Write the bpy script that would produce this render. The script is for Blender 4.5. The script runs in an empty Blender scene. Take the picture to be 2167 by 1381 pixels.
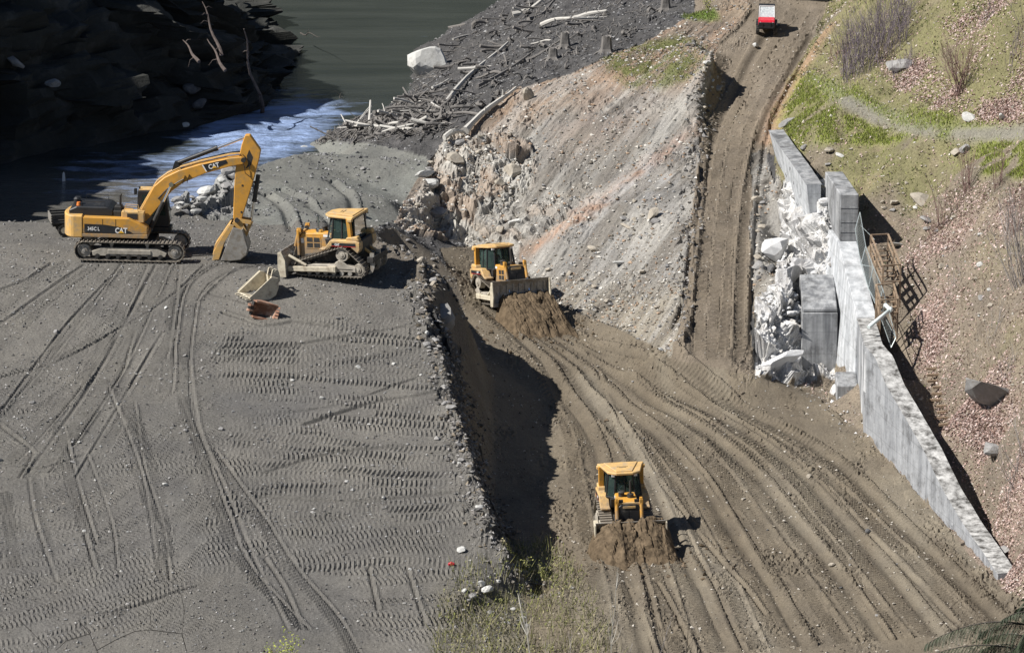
import bpy, bmesh, math, random
import numpy as np
from mathutils import Vector, Matrix
from mathutils.geometry import delaunay_2d_cdt
R = math.radians
rng = np.random.default_rng(7)
random.seed(7)
scene = bpy.context.scene
COL = scene.collection

# ---------------------------------------------------------------- camera, sky, sun, exposure
CAM_H, PITCH, FPX, CX, CY = 51.0, R(13.0), 9600.0, 1083.5, 690.5
cam_d = bpy.data.cameras.new('camera')
cam = bpy.data.objects.new('camera', cam_d); COL.objects.link(cam)
cam.location = (0, 0, CAM_H); cam.rotation_euler = (R(90) - PITCH, 0, 0)
cam_d.sensor_width = 36.0; cam_d.lens = 36.0 * FPX / 2167.0
cam_d.clip_start = 1.0; cam_d.clip_end = 6000
scene.camera = cam
SUN_EL = R(45); SH = np.array([0.95, 0.31]); SH = SH / np.linalg.norm(SH)     # horizontal direction shadows run
world = bpy.data.worlds.new('World'); scene.world = world; world.use_nodes = True
wn = world.node_tree.nodes; wl = world.node_tree.links
sky = wn.new('ShaderNodeTexSky'); sky.sky_type = 'NISHITA'; sky.sun_disc = False
sky.sun_elevation = SUN_EL; sky.air_density = .75; sky.dust_density = .4; sky.sun_rotation = math.atan2(-SH[0], -SH[1])
wl.new(sky.outputs[0], wn['Background'].inputs[0]); wn['Background'].inputs[1].default_value = 0.05
sun_d = bpy.data.lights.new('sun', 'SUN'); sun_d.energy = 5.0; sun_d.angle = R(0.5); sun_d.color = (1.0, 0.955, 0.89)
sun = bpy.data.objects.new('sun', sun_d); COL.objects.link(sun)
sdir = Vector((SH[0] * math.cos(SUN_EL), SH[1] * math.cos(SUN_EL), -math.sin(SUN_EL)))
sun.rotation_euler = sdir.to_track_quat('-Z', 'Y').to_euler(); sun.location = (-80, -30, 120)
scene.view_settings.view_transform = 'Standard'; scene.view_settings.look = 'None'
scene.view_settings.exposure = 0.46; scene.view_settings.gamma = 1.0; scene.view_settings.use_curve_mapping = False

# ---------------------------------------------------------------- measuring helpers (survey the photo into metres)
cp, sp = math.cos(PITCH), math.sin(PITCH)
def tana(py): return math.tan(PITCH + math.atan((py - CY) / FPX))
def PY(px, py, Y):
    Z = CAM_H - Y * tana(py); dep = Y * cp + (CAM_H - Z) * sp
    return ((px - CX) / FPX * dep, Y, Z)
def PZ(px, py, Z): return PY(px, py, (CAM_H - Z) / tana(py))
def proj(X, Y, Z):
    dz = CAM_H - Z; dep = Y * cp + dz * sp; up = Y * sp - dz * cp
    return CX + FPX * X / dep, CY - FPX * up / dep

# ---------------------------------------------------------------- noise
def _hash(ix, iy, seed):
    h = (ix.astype(np.int64) * 374761393 + iy.astype(np.int64) * 668265263 + seed * 1442695041) & 0xFFFFFFFF
    h = ((h ^ (h >> 13)) * 1274126177) & 0xFFFFFFFF
    h = h ^ (h >> 16)
    return (h & 0xFFFFFF).astype(np.float64) / 0xFFFFFF
def vnoise(x, y, seed=0):
    ix = np.floor(x); iy = np.floor(y); fx = x - ix; fy = y - iy
    fx = fx * fx * (3 - 2 * fx); fy = fy * fy * (3 - 2 * fy)
    a = _hash(ix, iy, seed); b = _hash(ix + 1, iy, seed); c = _hash(ix, iy + 1, seed); d = _hash(ix + 1, iy + 1, seed)
    return ((a * (1 - fx) + b * fx) * (1 - fy) + (c * (1 - fx) + d * fx) * fy) * 2 - 1
def fbm(x, y, octv=4, seed=0, gain=.5):
    s = 0; a = 1; t = 0
    for o in range(octv):
        s = s + a * vnoise(x * 2 ** o + 17.3 * o, y * 2 ** o - 9.1 * o, seed + o); t += a; a *= gain
    return s / t
def blocks(x, y, seed=0, tilt=.6):
    """faceted block relief: every cell is a tilted plane with a height of its own"""
    ix = np.floor(x); iy = np.floor(y); best = np.full(x.shape, 9.0); sec = np.full(x.shape, 9.0); val = np.zeros(x.shape)
    for dx in (-1, 0, 1):
        for dy in (-1, 0, 1):
            cx = ix + dx; cy = iy + dy
            px = cx + _hash(cx, cy, seed); py = cy + _hash(cx, cy, seed + 1)
            d = np.maximum(np.abs(x - px), np.abs(y - py)) * .6 + np.hypot(x - px, y - py) * .4
            h = _hash(cx, cy, seed + 2) + tilt * ((x - px) * (_hash(cx, cy, seed + 3) - .5) + (y - py) * (_hash(cx, cy, seed + 4) - .5)) * 2
            m = d < best
            sec = np.where(m, best, np.minimum(sec, d)); val = np.where(m, h, val); best = np.where(m, d, best)
    return val, sec - best
def smooth(a, lo, hi): t = np.clip((a - lo) / (hi - lo), 0, 1); return t * t * (3 - 2 * t)
def inpoly(x, y, poly):
    r = np.zeros(x.shape, bool); n = len(poly)
    for i in range(n):
        x0, y0 = poly[i]; x1, y1 = poly[(i + 1) % n]
        if y0 == y1: continue
        c = ((y0 > y) != (y1 > y)) & (x < (x1 - x0) * (y - y0) / (y1 - y0) + x0)
        r ^= c
    return r

# ---------------------------------------------------------------- tags and mesh helpers
def tag(o, label=None, cat=None, group=None, kind=None):
    if label: o['label'] = label
    if cat: o['category'] = cat
    if group: o['group'] = group
    if kind: o['kind'] = kind
    return o
def empty(name, loc=(0, 0, 0), rot=None):
    o = bpy.data.objects.new(name, None); COL.objects.link(o); o.location = loc; o.empty_display_size = .3
    if rot is not None: o.rotation_euler = rot
    return o
def link(name, me, parent=None):
    o = bpy.data.objects.new(name, me); COL.objects.link(o)
    if parent is not None: o.parent = parent
    return o
def np_mesh(name, V, F, mat, smooth_=False, col=None):
    V = np.asarray(V, np.float32); F = np.asarray(F, np.int32)
    me = bpy.data.meshes.new(name); n = F.shape[1]
    me.vertices.add(len(V)); me.vertices.foreach_set('co', V.ravel())
    me.loops.add(F.size); me.loops.foreach_set('vertex_index', F.ravel())
    me.polygons.add(len(F)); me.polygons.foreach_set('loop_start', np.arange(0, F.size, n, dtype=np.int32))
    me.polygons.foreach_set('use_smooth', np.full(len(F), smooth_, bool))
    if col is not None:
        a = me.color_attributes.new('Col', 'FLOAT_COLOR', 'POINT')
        c4 = np.ones((len(V), 4), np.float32); c4[:, :3] = col; a.data.foreach_set('color', c4.ravel())
    me.update(calc_edges=True)
    if mat: me.materials.append(mat)
    return me

# ---------------------------------------------------------------- materials
def new_mat(name):
    m = bpy.data.materials.new(name); m.use_nodes = True
    nt = m.node_tree; return m, nt, nt.nodes['Principled BSDF']
def N(nt, t, **kw):
    n = nt.nodes.new(t)
    for k, v in kw.items():
        if k in n.inputs: n.inputs[k].default_value = v
        else: setattr(n, k, v)
    return n
def ramp(nt, fac, stops):
    r = nt.nodes.new('ShaderNodeValToRGB'); e = r.color_ramp.elements
    while len(e) < len(stops): e.new(.5)
    for el, (p, c) in zip(e, stops): el.position = p; el.color = (*c, 1) if len(c) == 3 else c
    nt.links.new(fac, r.inputs[0]); return r.outputs[0]
def mul(nt, a, b, fac=1.0, mode='MULTIPLY'):
    m = nt.nodes.new('ShaderNodeMix'); m.data_type = 'RGBA'; m.blend_type = mode
    for s, v in ((m.inputs[0], fac), (m.inputs[6], a), (m.inputs[7], b)):
        if hasattr(v, 'is_linked') or hasattr(v, 'links'): nt.links.new(v, s)
        else: s.default_value = v if not isinstance(v, tuple) else (*v, 1)[:4]
    return m.outputs[2]
def noise(nt, scale, detail=4, rough=.6, vec=None, stretch=None):
    tc = nt.nodes.new('ShaderNodeTexCoord'); v = tc.outputs['Object'] if vec is None else vec
    if stretch:
        mp = nt.nodes.new('ShaderNodeMapping'); mp.inputs['Scale'].default_value = stretch
        nt.links.new(v, mp.inputs[0]); v = mp.outputs[0]
    n = N(nt, 'ShaderNodeTexNoise', Scale=scale, Detail=detail, Roughness=rough); nt.links.new(v, n.inputs['Vector'])
    return n.outputs[0]
def bump(nt, b, h, strength=.5, dist=.02):
    bp = N(nt, 'ShaderNodeBump', Strength=strength, Distance=dist); nt.links.new(h, bp.inputs['Height'])
    nt.links.new(bp.outputs[0], b.inputs['Normal'])
def solid(name, c, rough=.6, metal=0.0, var=.25, scale=3.0, dirt=None, dirt_amt=.5, bmp=0.0, spec=.5):
    """one paint or stone colour with wear, and optional dirt patches"""
    m, nt, b = new_mat(name)
    n1 = noise(nt, scale, 6, .65)
    lo = tuple(x * (1 - var) for x in c); hi = tuple(min(1, x * (1 + var)) for x in c)
    o = ramp(nt, n1, [(.3, lo), (.7, hi)])
    if dirt:
        n2 = noise(nt, scale * .7 + 1.3, 8, .7)
        msk = ramp(nt, n2, [(.62 - .3 * dirt_amt, (0, 0, 0)), (.78 - .2 * dirt_amt, (1, 1, 1))])
        o = mul(nt, o, dirt, msk, 'MIX')
    nt.links.new(o, b.inputs['Base Color']); b.inputs['Roughness'].default_value = rough; b.inputs['Metallic'].default_value = metal
    b.inputs['Specular IOR Level'].default_value = spec
    if bmp: bump(nt, b, noise(nt, scale * 4, 6, .7), bmp, .03)
    return m
def ground_mat(name, fine=9.0, contrast=.55, bstr=.7, bdist=.05):
    m, nt, b = new_mat(name)
    at = nt.nodes.new('ShaderNodeAttribute'); at.attribute_name = 'Col'
    a = ramp(nt, noise(nt, fine, 5, .8), [(.28, (1 - contrast,) * 3), (.5, (1, 1, 1)), (.74, (1 + contrast * .9,) * 3)])
    c = ramp(nt, noise(nt, .35, 4, .6), [(.3, (.86, .86, .87)), (.7, (1.12, 1.11, 1.08))])
    o = mul(nt, mul(nt, at.outputs[0], a), c)
    nt.links.new(o, b.inputs['Base Color']); b.inputs['Roughness'].default_value = 1.0; b.inputs['Specular IOR Level'].default_value = .15
    bump(nt, b, noise(nt, fine * 1.3, 4, .75), bstr, bdist)
    return m

# ---------------------------------------------------------------- terrain: surveyed points -> triangulated height field
pts = []
def cp_(*ps):
    for p in ps: pts.append(p)
def z(px, py, Z): return PZ(px, py, Z)
def y(px, py, Y): return PY(px, py, Y)
FS = 0.2126
def F(px, py, dz=0):                        # gravel fill slope, falls 12 degrees towards the viewpoint
    Y = (CAM_H + FS * 237) / (tana(py) + FS); p = PY(px, py, Y); return (p[0], p[1], p[2] + dz)
def RD(px, py, dz=0):                       # steep access road
    Y = 103.44 / (.2 + tana(py)); p = PY(px, py, Y); return (p[0], p[1], p[2] + dz)
# pad and fill slope
pad_back = [z(-320, 472, 0), z(-100, 470, 0), z(0, 466, .1), z(150, 468, .1), z(270, 462, .2), z(345, 446, 0)]
cp_(*pad_back, z(440, 480, 0), z(560, 490, 0), z(700, 480, -.1), z(790, 485, -.1))
cp_(z(-320, 556, 0), z(0, 554, 0), z(200, 554, 0), z(430, 556, -.05), z(620, 585, -.3), z(780, 605, -.6))
cp_(F(-320, 800), F(0, 800), F(300, 800), F(600, 800), F(850, 800), F(-320, 1100), F(0, 1100), F(400, 1100), F(800, 1100))
cp_(F(-320, 1500), F(0, 1500), F(400, 1500), F(800, 1500, -.2), z(1000, 1420, -9.6), z(1130, 1420, -9.8), z(900, 1330, -9.1))
for X_ in (-40, -25, -10, 0, 10, 25, 40): cp_((X_, 184, -10.6 - .4 * (X_ < 0)))
edge = [z(880, 603, -.8), F(900, 650), F(935, 740), F(962, 860), F(985, 930), F(1003, 1000), F(1040, 1110, .1), z(1078, 1190, -7.6), z(1104, 1226, -8.4), z(1132, 1252, -9.0)]
cp_(*edge)
trough = [z(790, 560, -.9), z(872, 578, -1.9), z(918, 622, -3.0), z(948, 690, -4.4)]
berm = [z(800, 502, .5), z(830, 505, .9), z(905, 546, .4), z(948, 590, -.7), z(974, 640, -2.2), z(980, 690, -3.9)]
cp_(*trough, *berm)
toe = [(-4.5, 246, -4.9), (-2.2, 241, -5.5), (-1.1, 236, -6.4), (-1.0, 228, -7.8), (-1.1, 220, -8.8), (-.1, 212, -9.3), (.9, 207, -9.2)]
cp_(*toe)
# lower haul road
cp_(z(930, 530, -4.8), z(1040, 640, -5.0), z(1160, 860, -7.8), z(1160, 1000, -8.8), z(1330, 1150, -9.1), z(1330, 1381, -9.6), z(1330, 1500, -9.9))
cp_(z(1250, 700, -5.9), z(1300, 800, -6.7), z(1500, 850, -6.9), z(1500, 1000, -8.3), z(1700, 1100, -8.8), z(1900, 1250, -9.2), z(1700, 1500, -9.9), z(2300, 1500, -9.9))
roadR = [z(1600, 795, -5.9), z(1690, 818, -7.1), z(1750, 857, -7.2), z(1800, 893, -7.55), z(1839, 932, -7.8), z(1891, 989, -8.15), z(1962, 1069, -8.6), z(2032, 1139, -8.9), z(2079, 1205, -9.05), z(2126, 1246, -9.15), z(2200, 1300, -9.35), z(2400, 1400, -9.7)]
cp_(*roadR)
# toe and left shoulder of the cut bank
toeD = [z(1432, 752, -5.65), z(1300, 684, -5.5), z(1190, 642, -5.1), z(1130, 592, -4.8), z(1060, 545, -4.7), z(985, 518, -4.7), z(925, 508, -4.0), z(870, 488, -2.2), z(830, 476, -1.0)]
shoulder = [RD(1436, 720), RD(1452, 620), RD(1460, 500), RD(1468, 400), RD(1476, 320, .1)]
knob = [RD(1479, 270, .9), RD(1486, 215, 1.6), y(1497, 150, 274.5), y(1505, 95, 274.5), y(1470, 85, 279)]
notch = [RD(1500, 270, -.1), RD(1512, 225, -.3), RD(1530, 170, -.3), RD(1548, 120, 0)]
cp_(*toeD, *shoulder, *knob, *notch)
# steep road, right side
rr = [RD(1600, 700), RD(1600, 560), RD(1616, 430), RD(1628, 330), RD(1645, 230), RD(1690, 150), RD(1755, 40), RD(1800, -60)]
cp_(*rr, RD(1540, 640), RD(1545, 450), RD(1560, 300), RD(1600, 150), RD(1640, 50), RD(1680, -60), RD(1575, 60), RD(1600, 15, .3))
# ridge above the cut, debris flat behind it
cp_(y(1590, -20, 292), y(1450, 45, 287), y(1340, 108, 281.5), y(1230, 150, 278.5), y(1100, 196, 275.5), y(1020, 240, 273), y(955, 292, 270.5), y(912, 345, 267))
cp_(y(1400, 150, 275.5), y(1300, 215, 273), y(1180, 260, 270.5), y(1060, 330, 267.5), y(1350, 420, 258.5), y(1200, 470, 258), y(1080, 450, 262.5), y(980, 400, 265), y(900, 440, 261), y(1300, 560, 252.5), y(1020, 480, 261.5))
cp_(y(1000, 150, 296), y(1200, 60, 296), y(1100, 100, 301), y(1300, 15, 307), y(1420, -10, 303), y(850, 240, 287), y(800, 290, 277), y(1150, 140, 283), y(930, 230, 280))
shore = [z(1320, -170, -4.1), z(1150, -50, -4.1), z(1085, 0, -4.1), z(960, 60, -4.1), z(872, 112, -4.1), z(862, 200, -4.1), z(790, 245, -4.1), z(715, 272, -4.1), z(652, 303, -4.1)]
cp_(*shore)
rim = [z(400, 418, -.1), z(460, 385, .2), z(510, 362, .2), z(560, 341, .1), z(620, 324, .0), z(660, 318, -.2)]
cp_(*rim, z(740, 325, -.6), z(820, 335, -.8), z(890, 342, -.9), z(600, 430, -.2), z(720, 400, -.6), z(820, 420, -.9), z(480, 440, -.3))
for p in pad_back + rim: cp_((p[0] - .8, p[1] + 6.5, -5.4))
for p in shore: cp_((p[0] - 2.0, p[1] + 3.0, -6.0))
for X_, Y_ in ((-60, 275), (-45, 275), (-60, 300), (-40, 300), (-25, 300), (-25, 330), (-60, 400), (0, 400), (20, 400), (-10, 350)): cp_((X_, Y_, -8))
cp_((60, 400, 8), (45, 400, 6), (60, 330, 22), y(1800, -260, 330), y(1500, -260, 345), y(1420, -160, 335))
# right hillside
cp_(RD(1700, 150, .5), y(1765, 30, 284), y(1850, 60, 275.5), y(1712, 172, 273), y(1900, 230, 258.5), y(2140, 287, 246.5), y(1800, 150, 268))
cp_(y(1720, 270, 259), y(1760, 300, 256), y(1900, 330, 250.5), y(2050, 350, 245), y(2167, 400, 237), y(1830, 385, 251.5), y(1835, 425, 250.5))
cp_(y(1950, 420, 247.3), y(1905, 515, 243.6), y(2050, 500, 238.5), y(2167, 550, 230), y(1990, 640, 234.3), y(1925, 720, 234.6), y(2080, 640, 229.5))
cp_(y(1960, 800, 230.2), y(2008, 900, 225.6), y(2062, 1000, 219.6), y(2103, 1100, 215.6), y(2128, 1195, 210.2), y(2150, 1245, 205))
cp_(y(2167, 700, 223.5), y(2167, 850, 215.5), y(2167, 1000, 210.5), y(2167, 1150, 206.4), y(2180, 1250, 203.4))
cp_(y(2167, -20, 252), y(1950, 0, 268.5), y(2000, 120, 260.5), y(1880, 130, 265.5), y(2050, 200, 252.5), y(2167, 150, 250))
cp_(y(2450, -60, 245), y(2450, 300, 232), y(2450, 600, 217), y(2450, 900, 202), y(2450, 1200, 194), y(2450, 1381, 192), y(2150, -260, 275), y(2450, -260, 265))
# wing wall: left face foot and height of the wall, and the higher earth on its far side
WING = [((18.45, 236.2, -7.4), 4.35), (z(1828, 921, -7.75), 4.85), (z(1850, 943, -7.9), 4.75), (z(1874, 971, -8.05), 3.9), (z(1911, 1011, -8.3), 3.3), (z(1954, 1060, -8.55), 2.65), (z(1995, 1102, -8.75), 1.65), (z(2040, 1148, -8.95), .95), (z(2079, 1190, -9.05), .6), (z(2112, 1228, -9.12), .35)]
for p, h in WING: cp_((p[0] + 1.15, p[1] + .2, max(p[2] - .45, p[2] + h - 1.9)), (p[0] + .25, p[1] + .05, p[2]))
cp_((17.0, 242.5, -7.0), (18.3, 237.6, -7.5), (17.5, 239.6, -7.3), (16.6, 240, -7.3))
cp_((19.6, 239, -2.2), (19.5, 243, -.6), (19.3, 249, .9))
# broken abutment face
cp_((17.6, 249.5, 1.5), y(1722, 374, 250.0), y(1724, 480, 246.5), y(1680, 600, 242), y(1640, 700, 238.8), y(1612, 770, 236.8), z(1700, 797, -7.2), y(1640, 560, 248))
cp_(y(1624, 560, 249.5), (15.95, 248.9, -3.5), (15.95, 247.4, -3.3), (15.3, 246.5, -3.8), (17.9, 238, -6.5))
cp_((15.3, 250, -3.9), (15.0, 253, -2.9), (14.75, 258, -1.6), (14.6, 262.5, -.1), (16.4, 250.2, -3.6), (16.15, 253.5, -2.5), (15.8, 258, -1.3), (15.55, 262.5, .0), (17.2, 251, 1.5), (16.85, 255, 1.6), (16.5, 259, 1.7), (16.2, 263, 1.6))

P = np.array(pts, float)
_k = {}
for p in P: _k[(round(p[0], 3), round(p[1], 3))] = p
P = np.array(list(_k.values()))
def chain(ps): return [tuple(p) for p in ps]
brk = []
def idx(p): return int(np.argmin(np.hypot(P[:, 0] - p[0], P[:, 1] - p[1])))
for line in (edge, toe, berm, trough, toeD, shoulder, knob, notch, rr, shore, pad_back, rim, roadR): 
    for a, b in zip(line[:-1], line[1:]): brk.append((idx(a), idx(b)))
cv, ce, cf, ov, oe, of = delaunay_2d_cdt([Vector((p[0], p[1])) for p in P], brk, [], 0, 1e-4)
cz = []
for i, v in enumerate(cv):
    if ov[i]: cz.append(P[ov[i][0]][2])
    else:
        d = np.hypot(P[:, 0] - v.x, P[:, 1] - v.y); k = np.argsort(d)[:2]; w = 1 / (d[k] + 1e-6); cz.append(float((P[k, 2] * w).sum() / w.sum()))
cvx = np.array([(v.x, v.y) for v in cv]); cz = np.array(cz)

NC = 860
U = np.linspace(-.142, .142, NC)
ys = [187.0]
while ys[-1] < 380:
    Yc = ys[-1]; ys.append(Yc + (.115 if Yc < 250 else .115 + (Yc - 250) * .0035))
YS = np.array(ys); NR = len(YS)
GX = U[None, :] * YS[:, None]; GY = np.repeat(YS[:, None], NC, 1); GZ = np.full(GX.shape, np.nan)
for f in cf:
    for k in range(1, len(f) - 1):
        a, b, c = f[0], f[k], f[k + 1]
        A, B, C = cvx[a], cvx[b], cvx[c]
        y0, y1 = min(A[1], B[1], C[1]), max(A[1], B[1], C[1])
        r0, r1 = np.searchsorted(YS, y0), np.searchsorted(YS, y1, 'right')
        if r0 >= r1: continue
        us = [q[0] / yy for q in (A, B, C) for yy in (max(y0, YS[0]), y1)] + [A[0] / max(A[1], 1), B[0] / max(B[1], 1), C[0] / max(C[1], 1)]
        c0, c1 = np.searchsorted(U, min(us)), np.searchsorted(U, max(us), 'right')
        if c0 >= c1: continue
        sx = GX[r0:r1, c0:c1]; sy = GY[r0:r1, c0:c1]
        den = (B[1] - C[1]) * (A[0] - C[0]) + (C[0] - B[0]) * (A[1] - C[1])
        if abs(den) < 1e-9: continue
        w0 = ((B[1] - C[1]) * (sx - C[0]) + (C[0] - B[0]) * (sy - C[1])) / den
        w1 = ((C[1] - A[1]) * (sx - C[0]) + (A[0] - C[0]) * (sy - C[1])) / den
        w2 = 1 - w0 - w1
        m = (w0 >= -1e-6) & (w1 >= -1e-6) & (w2 >= -1e-6)
        zz = w0 * cz[a] + w1 * cz[b] + w2 * cz[c]
        sub = GZ[r0:r1, c0:c1]; sub[m] = zz[m]
GZ = np.where(np.isnan(GZ), np.where(GY < 200, -10.3, -6.0), GZ)
def blur(A, n):
    for _ in range(n):
        B = A.copy(); B[1:-1] = (A[:-2] + 2 * A[1:-1] + A[2:]) / 4; A = B.copy()
        A[:, 1:-1] = (B[:, :-2] + 2 * B[:, 1:-1] + B[:, 2:]) / 4
    return A
GZ = blur(GZ, 10)
def gz(X, Y):
    X = np.asarray(X, float); Y = np.asarray(Y, float)
    fr = np.interp(Y, YS, np.arange(NR)); fc = np.interp(X / np.maximum(Y, 1), U, np.arange(NC))
    r = np.clip(fr.astype(int), 0, NR - 2); c = np.clip(fc.astype(int), 0, NC - 2); a = fr - r; b = fc - c
    return (GZ[r, c] * (1 - b) + GZ[r, c + 1] * b) * (1 - a) + (GZ[r + 1, c] * (1 - b) + GZ[r + 1, c + 1] * b) * a
_ty = np.linspace(188, 378, 3000)
def T(px, py):
    """ground point seen at this spot of the photograph"""
    t = tana(py); Zr = CAM_H - _ty * t; X = (px - CX) / FPX * (_ty * cp + (CAM_H - Zr) * sp)
    g = gz(X, _ty); k = np.argmax(Zr < g)
    if Zr[k] >= g[k]: k = len(_ty) - 1
    if k > 0:
        a = (Zr[k - 1] - g[k - 1]); b = g[k] - Zr[k]; w = a / (a + b + 1e-9); return Vector((X[k - 1] + (X[k] - X[k - 1]) * w, _ty[k - 1] + (_ty[k] - _ty[k - 1]) * w, float(g[k - 1] + (g[k] - g[k - 1]) * w)))
    return Vector((X[k], _ty[k], float(g[k])))
def normal_at(X, Y, e=.6):
    dx = float(gz(X + e, Y) - gz(X - e, Y)) / (2 * e); dy = float(gz(X, Y + e) - gz(X, Y - e)) / (2 * e)
    return Vector((-dx, -dy, 1)).normalized()

# zones of the ground, laid out over the surveyed plan
PXg, PYg = proj(GX, GY, GZ)
wob = 9 * fbm(GX * .35, GY * .3, 3, 91); PXw = PXg + wob; PYw = PYg + .7 * wob
POLY = {
 'fill': [(-900, 440), (0, 440), (270, 452), (345, 436), (430, 455), (560, 480), (700, 472), (800, 478), (845, 540), (876, 590), (898, 650), (935, 740), (962, 860), (985, 930), (1003, 1000), (1040, 1110), (1085, 1200), (1110, 1280), (1130, 1700), (-900, 1700)],
 'road': [(930, 525), (990, 522), (1060, 548), (1130, 600), (1190, 650), (1300, 692), (1430, 755), (1600, 790), (1690, 815), (1750, 857), (1839, 932), (1962, 1069), (2079, 1205), (2126, 1250), (2700, 1600), (2700, 1900), (1130, 1900), (1110, 1280), (1085, 1215), (985, 900), (975, 720), (978, 640), (940, 560)],
 'steep': [(1600, 795), (1590, 700), (1590, 560), (1606, 430), (1618, 330), (1636, 230), (1680, 150), (1745, 40), (1790, -100), (1610, -100), (1588, 20), (1560, 95), (1540, 150), (1498, 240), (1478, 320), (1468, 400), (1460, 500), (1450, 620), (1425, 760)],
 'cut': [(830, 470), (870, 400), (905, 345), (955, 285), (1080, 195), (1290, 125), (1340, 100), (1450, 45), (1590, -30), (1588, 20), (1520, 95), (1490, 230), (1476, 320), (1460, 500), (1436, 720), (1430, 757), (1300, 690), (1190, 648), (1130, 597), (1060, 545), (985, 518), (925, 508), (870, 488)],
 'rubble': [(1694, 350), (1745, 375), (1770, 450), (1770, 800), (1690, 815), (1600, 795), (1600, 640), (1640, 600), (1668, 560), (1690, 480)],
 'bench': [(345, 436), (430, 390), (560, 325), (660, 300), (760, 300), (900, 330), (905, 345), (870, 400), (830, 470), (800, 478), (700, 472), (560, 480), (430, 455)],
 'hill': [(1636, 230), (1680, 150), (1745, 40), (1790, -200), (2900, -200), (2900, 1650), (2500, 1450), (2126, 1250), (2079, 1190), (1960, 1000), (1850, 700), (1790, 400), (1740, 370), (1690, 350), (1622, 300)],
}
ZN = np.zeros(GX.shape, np.int8)          # 0 river bank
names = ['river_bank', 'bench', 'cut_bank', 'hillside', 'haul_road', 'access_road', 'gravel_slope', 'rubble_slope']
for i, k in ((1, 'bench'), (2, 'cut'), (3, 'hill'), (4, 'road'), (5, 'steep'), (6, 'fill'), (7, 'rubble')):
    ZN[inpoly(PXw, PYw, POLY[k])] = i
berm_m = inpoly(PXw, PYw, [(780, 490), (830, 480), (910, 530), (960, 585), (985, 640), (1000, 760), (960, 720), (900, 640), (876, 590), (800, 575)]); ZN[berm_m] = 6
ZN[(ZN == 0) & (PXg > 1640)] = 3
ZN[(ZN == 0) & (PXg > 1470) & (PYg < 330)] = 5
ZN[inpoly(PXw, PYw, [(1590, 330), (1622, 310), (1640, 420), (1668, 560), (1620, 640), (1600, 700), (1588, 600)]) & (ZN != 7)] = 2
ZN[(ZN == 3) & (GY > 245) & (GY < 264) & (GX < np.interp(GY, [246, 250, 258, 263], [16.3, 16.3, 15.7, 15.3]))] = 2
ZN[inpoly(PXw, PYw, [(1650, 385), (1700, 370), (1720, 500), (1700, 680), (1618, 690), (1640, 600), (1652, 500)])] = 7
behind = (GY > 262) & (PYg < 330) & (PXg < 640); ZN[behind & (ZN == 6)] = 0

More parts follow.
